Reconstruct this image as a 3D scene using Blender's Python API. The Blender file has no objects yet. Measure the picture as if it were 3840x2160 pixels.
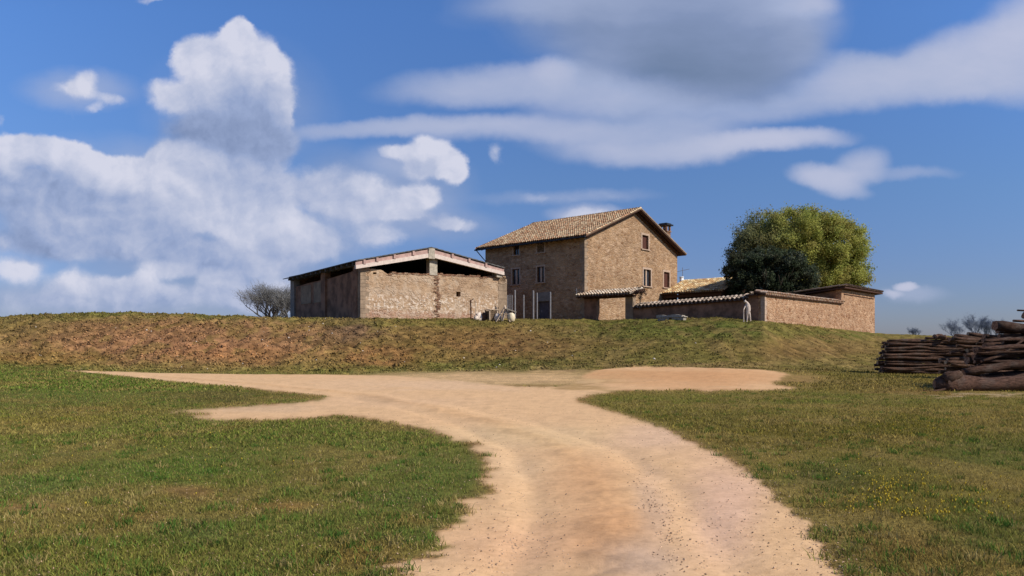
import bpy, bmesh, math, random
import numpy as np
from mathutils import Vector, Matrix, noise as mnoise

S = bpy.context.scene
C = S.collection
R = math.radians
FPX, CU, HV, EYE = 2793.0, 1920.0, 1300.0, 1.6      # focal length / horizon of the photograph, eye height

# ------------------------------------------------------------------ camera
cam = bpy.data.cameras.new('camera')
cam.sensor_width = 36.0
cam.lens = 36.0 * FPX / 3840.0
cam.shift_y = (HV - 1080.0) / 3840.0
cam.clip_start = 0.1
cam.clip_end = 6000
cam_o = bpy.data.objects.new('camera', cam)
C.objects.link(cam_o)
cam_o.location = (0, 0, EYE)
cam_o.rotation_euler = (R(90), 0, 0)
S.camera = cam_o

# ------------------------------------------------------------------ light
SUN_EL = 37.0
SUN_AZ = 24.0          # degrees behind the +X axis, towards the viewer
sd = Vector((math.cos(R(SUN_AZ)) * math.cos(R(SUN_EL)), -math.sin(R(SUN_AZ)) * math.cos(R(SUN_EL)), math.sin(R(SUN_EL))))
sun = bpy.data.lights.new('sun', 'SUN')
sun.energy = 4.9
sun.angle = R(0.5)
sun.color = (1.0, 0.93, 0.82)
sun_o = bpy.data.objects.new('sun', sun)
C.objects.link(sun_o)
sun_o.location = (60, -30, 60)
sun_o.rotation_euler = sd.to_track_quat('Z', 'Y').to_euler()

S.view_settings.view_transform = 'Standard'
S.view_settings.look = 'None'
S.view_settings.exposure = 0.0
S.view_settings.gamma = 1.0
S.cycles.use_denoising = True
S.cycles.max_bounces = 5
S.cycles.diffuse_bounces = 3
S.cycles.transparent_max_bounces = 4


class NT:
    """tiny helper for building node trees"""
    def __init__(s, tree):
        s.t = tree
        tree.nodes.clear()

    def n(s, kind, **kw):
        nd = s.t.nodes.new(kind)
        ins = kw.pop('ins', {})
        for k, v in kw.items():
            setattr(nd, k, v)
        for k, v in ins.items():
            s.put(nd.inputs[k], v)
        return nd

    def put(s, sock, v):
        if isinstance(v, bpy.types.NodeSocket):
            s.t.links.new(v, sock)
        else:
            sock.default_value = v

    def math(s, op, a, b=0.0, c=0.0, clamp=False):
        nd = s.t.nodes.new('ShaderNodeMath')
        nd.operation = op
        nd.use_clamp = clamp
        s.put(nd.inputs[0], a)
        s.put(nd.inputs[1], b)
        if op in ('MULTIPLY_ADD', 'SMOOTH_MAX', 'SMOOTH_MIN'):
            s.put(nd.inputs[2], c)
        return nd.outputs[0]

    def mix(s, f, a, b, blend='MIX'):
        nd = s.t.nodes.new('ShaderNodeMix')
        nd.data_type = 'RGBA'
        nd.blend_type = blend
        s.put(nd.inputs[0], f)
        for i, x in ((6, a), (7, b)):
            if isinstance(x, tuple) and len(x) == 3:
                x = (*x, 1)
            s.put(nd.inputs[i], x)
        return nd.outputs[2]

    def noise(s, vec, scale, detail=3.0, rough=0.55, out='Fac', lac=2.0, dist=0.0):
        nd = s.n('ShaderNodeTexNoise')
        if vec is not None:
            s.put(nd.inputs['Vector'], vec)
        nd.inputs['Scale'].default_value = scale
        nd.inputs['Detail'].default_value = detail
        nd.inputs['Roughness'].default_value = rough
        nd.inputs['Lacunarity'].default_value = lac
        nd.inputs['Distortion'].default_value = dist
        return nd.outputs[out]

    def ramp(s, f, stops, interp='LINEAR'):
        nd = s.n('ShaderNodeValToRGB')
        s.put(nd.inputs[0], f)
        cr = nd.color_ramp
        cr.interpolation = interp
        while len(cr.elements) < len(stops):
            cr.elements.new(0.5)
        for e, (p, c) in zip(cr.elements, stops):
            e.position = p
            e.color = (*c, 1) if len(c) == 3 else c
        return nd.outputs[0]

    def step(s, v, a, b, c=0.0, d=1.0, kind='SMOOTHSTEP'):
        nd = s.n('ShaderNodeMapRange', interpolation_type=kind)
        s.put(nd.inputs[0], v)
        for i, x in enumerate((a, b, c, d)):
            nd.inputs[i + 1].default_value = x
        return nd.outputs[0]


def lin(r, g, b):
    def f(c):
        c /= 255.0
        return c / 12.92 if c <= 0.04045 else ((c + 0.055) / 1.055) ** 2.4
    return (f(r), f(g), f(b))


# ------------------------------------------------------------------ sky (world)
world = bpy.data.worlds.new('World')
S.world = world
world.use_nodes = True
W = NT(world.node_tree)
out = W.n('ShaderNodeOutputWorld')
sky = W.n('ShaderNodeTexSky', sky_type='NISHITA')
sky.sun_disc = False
sky.sun_elevation = R(SUN_EL)
sky.sun_rotation = math.atan2(sd.x, sd.y)
sky.altitude = 400
sky.air_density = 1.0
sky.dust_density = 0.6
sky.ozone_density = 2.0
tc = W.n('ShaderNodeTexCoord')
sep = W.n('ShaderNodeSeparateXYZ', ins={0: tc.outputs['Generated']})
ay = W.math('MAXIMUM', W.math('ABSOLUTE', sep.outputs[1]), 0.12)
pu = W.math('DIVIDE', sep.outputs[0], ay)
pv = W.math('DIVIDE', sep.outputs[2], ay)
# tangent-plane coordinates of the sky direction, x to the right, y up
P0 = W.n('ShaderNodeCombineXYZ', ins={0: pu, 1: pv, 2: 0.0}).outputs[0]
wn = W.noise(P0, 9.0, 6.0, 0.62, out='Color')
wv = W.n('ShaderNodeVectorMath', operation='SUBTRACT', ins={0: wn, 1: (0.5, 0.5, 0.5)})
wv2 = W.n('ShaderNodeVectorMath', operation='MULTIPLY', ins={0: wv.outputs[0], 1: (0.055, 0.042, 0)})
PW = W.n('ShaderNodeVectorMath', operation='ADD', ins={0: P0, 1: wv2.outputs[0]}).outputs[0]

# clouds: (azimuth, elevation, half width, half height) in thousandths of the picture, tilt, density, shade
CL = [
 (905,215,150,130,0,1.2,0),(890,120,62,72,-20,1.2,0),(1015,270,105,90,0,1.1,0),(715,200,75,90,0,1.25,0),(790,230,90,80,0,.8,0),(680,345,150,75,0,.8,.15),
 (900,370,230,110,0,1.0,.5),(860,490,270,100,0,1.0,.8),(1000,540,130,80,0,.8,.7),(1062,400,45,85,0,.9,.1),(700,590,150,60,0,.9,.15),
 (310,300,85,60,20,.7,.1),(410,360,100,35,-10,.6,.1),(230,320,100,30,0,.3,.1),(360,398,45,22,0,.5,0),
 (5,450,30,45,0,.5,.1),
 (70,550,140,62,0,1.15,0),(230,575,150,62,0,1.15,0),(400,630,190,75,-15,1.15,0),(570,680,190,80,-20,1.1,.05),(650,620,140,90,0,.9,.2),
 (120,720,330,120,0,1.1,.6),(450,810,330,110,0,1.1,.5),(780,740,260,110,-15,1.0,.4),(930,830,240,90,-15,1.0,.05),(1080,880,190,80,-15,.9,.15),
 (900,640,180,80,0,.8,.4),(1010,720,140,70,0,.8,.35),
 (0,600,120,70,0,.7,.2),(250,900,480,90,0,.9,.6),(850,950,350,80,0,.85,.6),(690,800,150,60,0,.6,.05),(1140,740,170,120,0,.6,.4),
 (70,1015,120,52,0,.8,.0),(290,1050,120,50,0,.7,.05),(500,1070,170,50,0,.7,.1),(620,1010,130,35,0,.6,.05),(830,1040,90,40,0,.7,.05),
 (450,1120,700,70,0,.6,.45),(1000,1080,300,90,0,.6,.4),(1000,960,260,60,0,.5,.3),(1250,900,180,90,0,.35,.4),
 (1620,545,90,50,0,1.0,0),(1695,630,62,75,10,1.1,0),(1490,565,90,32,0,.8,.05),(1580,620,90,60,0,.8,.3),
 (1570,735,95,55,0,1.1,0),(1500,790,90,50,0,1.0,.15),(1400,690,110,60,0,.7,.15),(1380,780,150,80,0,.8,.3),(1440,890,110,45,0,.5,.25),(1720,850,120,32,0,.55,.1),
 (1250,690,120,130,0,.45,.4),(1850,590,42,58,-15,.42,.1),(1620,830,120,45,0,.5,.4),
 (2190,800,120,30,0,.6,.15),(2200,735,260,28,3,.22,.2),(1950,740,200,25,0,.15,.2),
 (560,-5,70,14,0,.4,.1),
]
SOFT = [
 (2330,80,420,190,0,1.3,.55),(2580,120,480,200,0,2.2,.7),(2700,215,360,170,0,2.4,.85),(2150,10,420,90,0,.9,.35),(2500,10,600,90,0,1.2,.3),
 (2870,100,280,170,10,1.8,.35),(3010,15,140,60,0,1.2,0),(2960,200,140,110,30,.9,.3),(2085,275,90,60,0,.8,.0),(2250,250,260,90,20,.8,.45),
 (3400,1078,50,15,0,1.6,0),(3440,1106,130,36,0,.5,.2),(3350,1105,45,16,0,.9,0),(1950,60,280,60,0,.22,.5),
 (1850,315,420,75,3,1.3,.22),(2230,350,330,90,0,1.1,.2),(1450,475,400,38,3,1.1,.2),(1900,475,440,58,0,1.1,.15),
 (2480,400,300,110,0,1.1,.3),(2420,520,440,80,0,1.2,.2),(2450,580,350,48,0,.8,.15),(2300,290,260,45,-10,.5,.3),(2950,400,380,60,8,.8,.25),
 (2870,530,310,46,3,1.7,.0),(2650,555,200,50,0,.8,.2),(2700,340,320,80,0,.8,.45),
 (3480,300,520,95,5,1.7,.2),(3690,215,360,130,16,1.9,.12),(3300,270,330,80,10,.8,.2),(3880,100,240,140,20,1.4,.1),(3250,245,240,55,-5,.8,.3),(3800,300,380,90,0,1.1,.2),
 (3100,665,140,48,-5,1.5,.1),(3220,620,110,68,20,1.1,.15),(3170,710,100,34,0,.8,.15),(3400,640,200,26,0,.35,.1),
 (2190,800,140,38,0,1.2,.15),(2200,735,270,30,3,.3,.2),(1950,740,200,25,0,.2,.2),
 (450,1120,800,90,0,.9,.5),(1000,1060,330,110,0,.7,.45),(1250,880,200,120,0,.5,.45),(700,960,600,120,0,.7,.6),(1250,680,130,140,0,.5,.45),
 (400,800,500,140,0,.8,.6),(1500,720,260,170,0,.8,.35),(1600,850,300,70,0,.5,.4),(1480,600,160,60,0,.5,.2),(600,620,400,100,-10,.5,.3),(300,330,230,80,0,.7,.25),(900,420,330,260,0,.45,.4),
]
accD, accG, accS, accT = 0.0, 0.0, 0.0, 0.0
PS = W.n('ShaderNodeVectorMath', operation='MULTIPLY_ADD', ins={0: wv2.outputs[0], 1: (0.55, 0.8, 0), 2: P0}).outputs[0]
for (cu_, cv_, ru, rv, rot, dens, shade) in SOFT:
    mp = W.n('ShaderNodeMapping', vector_type='TEXTURE')
    if isinstance(accS, float):
        W.put(mp.inputs[0], PS)
    else:
        W.put(mp.inputs[0], W.n('ShaderNodeVectorMath', operation='MULTIPLY_ADD', ins={0: accS, 1: (1e-7, 1e-7, 0), 2: PS}).outputs[0])
    mp.inputs['Location'].default_value = ((cu_ - CU) / FPX, (HV - cv_) / FPX, 0)
    mp.inputs['Rotation'].default_value = (0, 0, R(rot))
    mp.inputs['Scale'].default_value = (1.25 * ru / FPX, 1.25 * rv / FPX, 1)
    ln = W.n('ShaderNodeVectorMath', operation='LENGTH', ins={0: mp.outputs[0]})
    f = W.step(ln.outputs['Value'], 0.1, 1.0, 1.0, 0.0)
    accS = W.math('MULTIPLY_ADD', f, dens, accS)
    accT = W.math('MULTIPLY_ADD', f, dens * shade, accT)
for (cu_, cv_, ru, rv, rot, dens, shade) in CL:
    mp = W.n('ShaderNodeMapping', vector_type='TEXTURE')
    if isinstance(accD, float):
        W.put(mp.inputs[0], W.n('ShaderNodeVectorMath', operation='MULTIPLY_ADD', ins={0: accS, 1: (1e-7, 1e-7, 0), 2: PW}).outputs[0])
    else:       # chained so that the shader evaluates one cloud after another
        W.put(mp.inputs[0], W.n('ShaderNodeVectorMath', operation='MULTIPLY_ADD', ins={0: accD, 1: (1e-7, 1e-7, 0), 2: PW}).outputs[0])
    mp.inputs['Location'].default_value = ((cu_ - CU) / FPX, (HV - cv_) / FPX, 0)
    mp.inputs['Rotation'].default_value = (0, 0, R(rot))
    mp.inputs['Scale'].default_value = (1.35 * ru / FPX, 1.35 * rv / FPX, 1)
    ln = W.n('ShaderNodeVectorMath', operation='LENGTH', ins={0: mp.outputs[0]})
    f = W.step(ln.outputs['Value'], 0.15, 1.0, 1.0, 0.0)
    accD = W.math('MULTIPLY_ADD', f, dens, accD)
    if shade:
        accG = W.math('MULTIPLY_ADD', f, dens * shade, accG)
# generic puffs added out of view, behind and overhead, to cut the sky fill
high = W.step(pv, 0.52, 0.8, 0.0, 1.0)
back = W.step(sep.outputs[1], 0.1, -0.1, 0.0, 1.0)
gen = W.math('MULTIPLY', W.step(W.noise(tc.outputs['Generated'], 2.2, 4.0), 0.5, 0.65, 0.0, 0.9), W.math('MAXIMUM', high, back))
accD = W.math('ADD', accD, gen)
shade = W.math('DIVIDE', accG, W.math('MAXIMUM', accD, 0.05))
dl = W.n('ShaderNodeVectorMath', operation='ADD', ins={0: PW, 1: (0.012, 0.010, 0)}).outputs[0]
nA = W.noise(PW, 14.0, 8.0, 0.58)
nB = W.noise(dl, 14.0, 5.0, 0.55)
nS = W.noise(P0, 3.5, 3.0, 0.5)
dsum = W.math('MULTIPLY_ADD', W.math('SUBTRACT', nA, 0.5), 0.95, accD)
dsum = W.math('MULTIPLY_ADD', W.math('SUBTRACT', nS, 0.5), 0.35, dsum)
alpha = W.step(dsum, 0.2, 0.78)
emb = W.math('MULTIPLY', W.math('SUBTRACT', nA, nB), 1.15)
sh = W.math('ADD', W.math('MULTIPLY', shade, 0.95), W.math('MULTIPLY', W.math('SUBTRACT', 0.5, nS), 0.25))
sh = W.math('SUBTRACT', sh, emb)
sh = W.math('ADD', sh, 0.02, clamp=True)
ccol0 = W.ramp(sh, [(0.0, lin(214, 216, 232)), (0.25, lin(190, 197, 220)), (0.6, lin(152, 168, 204)), (1.0, lin(112, 130, 168))])
nW = W.noise(W.n('ShaderNodeVectorMath', operation='MULTIPLY', ins={0: PS, 1: (1.0, 2.6, 1.0)}).outputs[0], 8.0, 4.0, 0.55)
sdens = W.math('MULTIPLY_ADD', W.math('SUBTRACT', nW, 0.5), W.math('MINIMUM', accS, 0.6), accS)
alphaS = W.math('SUBTRACT', 1.0, W.math('POWER', 2.71828, W.math('MULTIPLY', W.math('MAXIMUM', sdens, 0.0), -1.5)))
shS = W.math('ADD', W.math('DIVIDE', accT, W.math('MAXIMUM', accS, 0.05)), W.math('MULTIPLY', W.math('SUBTRACT', 0.5, nW), 0.3), clamp=True)
scol = W.ramp(shS, [(0.0, lin(198, 201, 222)), (0.3, lin(168, 180, 210)), (0.6, lin(134, 150, 184)), (0.85, lin(112, 130, 160)), (1.0, lin(100, 116, 146))])
ccol = W.mix(W.math('MAXIMUM', high, back), ccol0, (.06, .07, .10))  # added clouds turned dark slate to weaken the fill on shaded walls
alpha = W.math('MULTIPLY', alpha, 0.96)
one = W.math('SUBTRACT', 1.0, W.math('MULTIPLY', W.math('SUBTRACT', 1.0, alpha), W.math('SUBTRACT', 1.0, W.math('MULTIPLY', alphaS, 0.93))))
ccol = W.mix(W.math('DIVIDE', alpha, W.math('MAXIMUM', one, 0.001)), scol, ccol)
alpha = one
hz = W.math('MAXIMUM', pv, 0.0)
skytint = W.ramp(W.math('MULTIPLY', hz, 2.0), [(0.0, (0.44, 0.46, 0.70)), (0.21, (0.475, 0.555, 0.85)), (0.43, (0.545, 0.70, 0.98)), (0.9, (0.65, 0.95, 1.40))])
skyc = W.n('ShaderNodeVectorMath', operation='MULTIPLY', ins={0: sky.outputs[0], 1: skytint})
bg = W.n('ShaderNodeBackground', ins={0: skyc.outputs[0], 1: 0.11})
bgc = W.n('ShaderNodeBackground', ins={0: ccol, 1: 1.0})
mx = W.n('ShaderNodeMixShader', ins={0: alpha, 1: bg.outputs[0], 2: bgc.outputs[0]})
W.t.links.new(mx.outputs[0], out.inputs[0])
world.cycles.sampling_method = 'MANUAL'
world.cycles.sample_map_resolution = 256

# ------------------------------------------------------------------ materials
MATS = {}


def mat(name, build, rough=0.9, spec=0.15, two_sided=False):
    m = bpy.data.materials.new(name)
    m.use_nodes = True
    t = NT(m.node_tree)
    o = t.n('ShaderNodeOutputMaterial')
    b = t.n('ShaderNodeBsdfPrincipled')
    b.inputs['Roughness'].default_value = rough
    b.inputs['Specular IOR Level'].default_value = spec
    t.t.links.new(b.outputs[0], o.inputs[0])
    build(t, b, o)
    MATS[name] = m
    return m


def objco(t):
    return t.n('ShaderNodeTexCoord').outputs['Object']


def bump(t, b, h, strength=0.5, dist=0.02):
    bp = t.n('ShaderNodeBump')
    bp.inputs['Strength'].default_value = strength
    bp.inputs['Distance'].default_value = dist
    t.put(bp.inputs['Height'], h)
    t.t.links.new(bp.outputs[0], b.inputs['Normal'])


def stone_build(cols, mortar, scale=(2.3, 2.3, 4.6), mort_w=0.07, patch=None, patch_at=(0.5, 0.62), bs=0.9):
    def f(t, b, o):
        co = objco(t)
        wn = t.noise(co, 1.7, 3, 0.6, out='Color')
        w = t.n('ShaderNodeVectorMath', operation='MULTIPLY_ADD', ins={0: wn, 1: (0.6, 0.6, 0.5), 2: co})
        mp = t.n('ShaderNodeMapping', ins={0: w.outputs[0]})
        mp.inputs['Scale'].default_value = scale
        v1 = t.n('ShaderNodeTexVoronoi', feature='F1', ins={'Vector': mp.outputs[0], 'Scale': 1.0})
        v2 = t.n('ShaderNodeTexVoronoi', feature='DISTANCE_TO_EDGE', ins={'Vector': mp.outputs[0], 'Scale': 1.0})
        rs = t.n('ShaderNodeSeparateColor', ins={0: v1.outputs['Color']})
        n = len(cols)
        c = t.ramp(rs.outputs[0], [(i / (n - 1), cc) for i, cc in enumerate(cols)])
        fine = t.noise(co, 22, 4, 0.65)
        c = t.mix(t.math('MULTIPLY', fine, 0.35), c, (0.62, 0.5, 0.4), 'MULTIPLY')
        m = t.step(v2.outputs[0], 0.01, mort_w, 1.0, 0.0)
        c = t.mix(t.math('MULTIPLY', m, 0.8), c, mortar)
        big = t.noise(co, 0.55, 4, 0.6)
        hgt = t.math('ADD', t.math('MULTIPLY', t.step(v2.outputs[0], 0.0, 0.2), 0.8), t.math('MULTIPLY', fine, 0.5))
        if patch:
            pm = t.step(t.noise(co, 1.1, 5, 0.65), patch_at[0], patch_at[1])
            c = t.mix(t.math('MULTIPLY', pm, 0.85), c, patch)
            hgt = t.math('MULTIPLY', hgt, t.math('SUBTRACT', 1.0, t.math('MULTIPLY', pm, 0.7)))
        pit = t.math('MULTIPLY', t.step(t.noise(co, 3.1, 4, 0.7, dist=0.6), 0.55, 0.66), 0.4)
        c = t.mix(pit, c, (.17, .105, .062))
        lite = t.math('MULTIPLY', t.step(t.noise(mp.outputs[0], 1.9, 3, 0.6), 0.56, 0.66), 0.5)
        c = t.mix(lite, c, (.60, .44, .31))
        c = t.mix(0.55, c, t.ramp(big, [(0.3, (0.66, 0.60, 0.55)), (0.7, (1.25, 1.2, 1.12))]), 'MULTIPLY')
        t.put(b.inputs['Base Color'], c)
        bump(t, b, hgt, bs, 0.05)
    return f


mat('house_stone', stone_build([(.24, .135, .07), (.40, .255, .15), (.32, .20, .115), (.50, .35, .23), (.36, .225, .125), (.45, .31, .19)],
                               (.36, .245, .155), mort_w=0.12, patch=(.37, .24, .14), patch_at=(0.52, 0.68)))
mat('perimeter_stone', stone_build([(.22, .10, .05), (.44, .26, .15), (.34, .19, .11), (.54, .36, .23), (.38, .21, .11)],
                                   (.46, .30, .19), scale=(2.5, 2.5, 4.6), mort_w=0.1))
mat('render_wall', stone_build([(.33, .21, .125), (.37, .24, .14), (.35, .225, .13), (.41, .27, .17)],
                               (.37, .25, .155), mort_w=0.06, patch=(.39, .265, .165), patch_at=(0.4, 0.5), bs=0.5))


def barn_build(t, b, o):
    stone_build([(.30, .19, .115), (.46, .32, .21), (.37, .24, .15), (.54, .41, .29), (.40, .27, .17)],
                (.42, .30, .20), scale=(2.2, 2.2, 4.0), mort_w=0.1, patch=(.40, .275, .175), patch_at=(0.42, 0.56))(t, b, o)
    base = b.inputs['Base Color'].links[0].from_socket
    co = objco(t)
    z = t.n('ShaderNodeSeparateXYZ', ins={0: co}).outputs[2]
    # red brick footing and pale lime blotches of the old wall
    nz = t.noise(co, 2.2, 5, 0.7)
    foot = t.math('MULTIPLY', t.step(z, 1.0, 1.55, 1.0, 0.0), t.step(nz, 0.36, 0.5))
    c = t.mix(t.math('MULTIPLY', foot, 0.8), base, t.ramp(t.noise(co, 9, 3, 0.7), [(0.35, (.13, .055, .035)), (0.5, (.36, .19, .125)), (0.7, (.55, .42, .32))]))
    lime = t.math('MULTIPLY', t.step(t.math('ABSOLUTE', t.math('SUBTRACT', z, 1.9)), 0.35, 1.2, 1.0, 0.0), t.step(t.noise(co, 3.4, 4, 0.65), 0.50, 0.58))
    c = t.mix(t.math('MULTIPLY', lime, 0.85), c, (.68, .56, .45))
    c = t.mix(t.math('MULTIPLY', t.step(t.noise(co, 0.9, 5, 0.7), 0.48, 0.60), 0.55), c, (.52, .40, .29))
    dk = t.step(t.noise(co, 3.6, 5, 0.75), 0.56, 0.66)
    c = t.mix(t.math('MULTIPLY', dk, 0.65), c, (.17, .10, .06))
    t.put(b.inputs['Base Color'], c)


mat('barn_stone', barn_build)
mat('broken_brick', stone_build([(.14, .06, .035), (.30, .14, .085), (.22, .10, .06), (.42, .30, .21)], (.30, .21, .14),
                                scale=(5, 5, 10), mort_w=0.1))


def flat(name, col, var=0.25, scale=6.0, rough=0.85, spec=0.2, bs=0.25, col2=None, stretch=(1, 1, 1)):
    def f(t, b, o):
        co = objco(t)
        mp = t.n('ShaderNodeMapping', ins={0: co})
        mp.inputs['Scale'].default_value = stretch
        n = t.noise(mp.outputs[0], scale, 5, 0.65)
        c2 = col2 or tuple(x * (1 - var) for x in col)
        c = t.mix(t.step(n, 0.35, 0.65), c2, tuple(min(1, x * (1 + var * 0.5)) for x in col))
        t.put(b.inputs['Base Color'], c)
        bump(t, b, n, bs, 0.02)
    return mat(name, f, rough, spec)


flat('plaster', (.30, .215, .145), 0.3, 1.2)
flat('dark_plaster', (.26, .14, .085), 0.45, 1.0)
flat('pale_surround', (.46, .33, .24), 0.2, 5)
flat('concrete', (.42, .36, .28), 0.25, 4)
flat('roof_board', (.46, .30, .255), 0.2, 3)
flat('white_beam', (.66, .54, .46), 0.15, 4)
flat('sheet_roof', (.12, .115, .11), 0.35, 2)
flat('dark_wood', (.075, .035, .022), 0.4, 8, stretch=(1, 1, 6))
flat('shutter_wood', (.085, .032, .022), 0.3, 20, stretch=(1, 1, 0.3))
flat('black_metal', (.012, .013, .016), 0.3, 8, rough=0.5, spec=0.4)
flat('galvanised', (.24, .23, .24), 0.2, 6, rough=0.5, spec=0.4)
flat('rusty_metal', (.14, .065, .035), 0.4, 10)
flat('white_paint', (.78, .78, .78), 0.08, 4, rough=0.5)
flat('cream_plastic', (.74, .62, .42), 0.12, 5, rough=0.45, spec=0.4)
flat('pale_sack', (.72, .60, .49), 0.2, 9)
flat('pale_statue', (.62, .50, .42), 0.22, 6)
flat('bench_stone', (.34, .30, .25), 0.3, 7)
flat('grey_door', (.11, .10, .115), 0.25, 3, rough=0.6)
flat('grey_plaster', (.25, .225, .20), 0.2, 2)
flat('old_plank', (.52, .40, .29), 0.3, 5, stretch=(6, 6, 1))
flat('crate_wood', (.15, .10, .06), 0.35, 6)
flat('window_glass', (.03, .035, .045), 0.2, 2, rough=0.12, spec=0.6)
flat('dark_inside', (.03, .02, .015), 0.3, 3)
flat('bark', (.13, .10, .075), 0.4, 10, stretch=(1, 1, .3))
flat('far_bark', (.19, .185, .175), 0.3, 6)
flat('far_bark_haze', (.20, .235, .30), 0.2, 6)  # blue of distance haze mixed into the bark colour
flat('end_grain', (.30, .17, .10), 0.35, 14, col2=(.16, .075, .045))
flat('pale_end_grain', (.46, .31, .19), 0.3, 14)


def attr_build(extra=None):
    def f(t, b, o):
        a = t.n('ShaderNodeAttribute', attribute_name='col')
        co = objco(t)
        n = t.noise(co, 9.0, 4, 0.65)
        c = t.mix(1.0, a.outputs['Color'], t.ramp(n, [(0.3, (.72, .70, .68)), (0.7, (1.22, 1.2, 1.16))]), 'MULTIPLY')
        t.put(b.inputs['Base Color'], c)
        if extra:
            extra(t, b, co, n)
    return f


mat('clay_tiles', attr_build(lambda t, b, co, n: bump(t, b, n, 0.4, 0.02)))


def log_build(t, b, o):
    a = t.n('ShaderNodeAttribute', attribute_name='col')
    co = objco(t)
    mp = t.n('ShaderNodeMapping', ins={0: co})
    mp.inputs['Scale'].default_value = (0.35, 1, 1)
    n = t.noise(mp.outputs[0], 16.0, 5, 0.7)
    k = t.noise(co, 1.7, 3, 0.6)
    c = t.mix(1.0, a.outputs['Color'], t.ramp(n, [(0.3, (.5, .48, .46)), (0.7, (1.35, 1.3, 1.25))]), 'MULTIPLY')
    c = t.mix(t.math('MULTIPLY', t.step(k, 0.52, 0.7), 0.5), c, (.15, .115, .095))
    t.put(b.inputs['Base Color'], c)
    mp2 = t.n('ShaderNodeMapping', ins={0: co})
    mp2.inputs['Scale'].default_value = (0.12, 1, 1)
    crack = t.noise(mp2.outputs[0], 34.0, 4, 0.75, dist=0.4)
    c = t.mix(t.math('MULTIPLY', t.step(crack, 0.50, 0.38), 0.6), c, (.012, .008, .006))
    c = t.mix(t.math('MULTIPLY', t.step(crack, 0.58, 0.68), 0.45), c, (.17, .125, .095))
    t.put(b.inputs['Base Color'], c)
    bump(t, b, t.math('ADD', n, t.math('MULTIPLY', crack, 1.4)), 1.0, 0.05)


mat('log_bark', log_build, spec=0.1)


def leaf_mat(name, trans=0.3):
    m = bpy.data.materials.new(name)
    m.use_nodes = True
    t = NT(m.node_tree)
    o = t.n('ShaderNodeOutputMaterial')
    a = t.n('ShaderNodeAttribute', attribute_name='col')
    d = t.n('ShaderNodeBsdfDiffuse', ins={0: a.outputs['Color']})
    tr = t.n('ShaderNodeBsdfTranslucent', ins={0: a.outputs['Color']})
    mx = t.n('ShaderNodeMixShader', ins={0: trans, 1: d.outputs[0], 2: tr.outputs[0]})
    t.t.links.new(mx.outputs[0], o.inputs[0])
    MATS[name] = m


leaf_mat('leaves', 0.45)
leaf_mat('blades', 0.3)


def ground_build(kind):
    def f(t, b, o):
        a = t.n('ShaderNodeAttribute', attribute_name='col')
        co = t.n('ShaderNodeNewGeometry').outputs['Position']
        fine = t.noise(co, 14.0, 5, 0.7)
        mid = t.noise(co, 2.6, 4, 0.65)
        tiny = t.noise(co, 70.0, 2, 0.6)
        if kind == 'road':
            c = t.mix(1.0, a.outputs['Color'], t.ramp(mid, [(0.3, (.92, .905, .89)), (0.7, (1.08, 1.08, 1.07))]), 'MULTIPLY')
            c = t.mix(1.0, c, t.ramp(fine, [(0.28, (.82, .80, .77)), (0.5, (1, 1, 1)), (0.75, (1.09, 1.09, 1.09))]), 'MULTIPLY')
            c = t.mix(t.step(tiny, 0.66, 0.74, 0, 0.45), c, (.20, .13, .085))
            h = t.math('ADD', t.math('MULTIPLY', fine, 0.6), t.math('MULTIPLY', tiny, 0.35))
            bump(t, b, h, 0.45, 0.02)
        else:
            c = t.mix(1.0, a.outputs['Color'], t.ramp(mid, [(0.28, (.72, .72, .70)), (0.72, (1.26, 1.24, 1.2))]), 'MULTIPLY')
            c = t.mix(1.0, c, t.ramp(fine, [(0.3, (.5, .46, .42)), (0.5, (1, 1, 1)), (0.70, (1.38, 1.34, 1.28))]), 'MULTIPLY')
            bump(t, b, t.math('ADD', fine, t.math('MULTIPLY', mid, 1.5)), 0.7, 0.06)
        t.put(b.inputs['Base Color'], c)
    return f


mat('dirt_road', ground_build('road'), 0.95, 0.05)
mat('earth_and_turf', ground_build('turf'), 0.95, 0.05)


# ------------------------------------------------------------------ naming helpers
def tag(o, label=None, cat=None, group=None, kind=None):
    if label:
        o['label'] = label
    if cat:
        o['category'] = cat
    if group:
        o['group'] = group
    if kind:
        o['kind'] = kind
    return o


def thing(name, label, cat, loc=(0, 0, 0), rz=0.0, group=None):
    o = bpy.data.objects.new(name, None)
    o.empty_display_size = 0.3
    C.objects.link(o)
    o.location = loc
    o.rotation_euler = (0, 0, rz)
    return tag(o, label, cat, group)


def link(name, me, m, parent=None, smooth=False):
    o = bpy.data.objects.new(name, me)
    C.objects.link(o)
    if m:
        for x in (m if isinstance(m, (list, tuple)) else [m]):
            me.materials.append(MATS[x])
    if parent:
        o.parent = parent
    if smooth:
        me.polygons.foreach_set('use_smooth', np.ones(len(me.polygons), dtype=bool))
    return o


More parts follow.
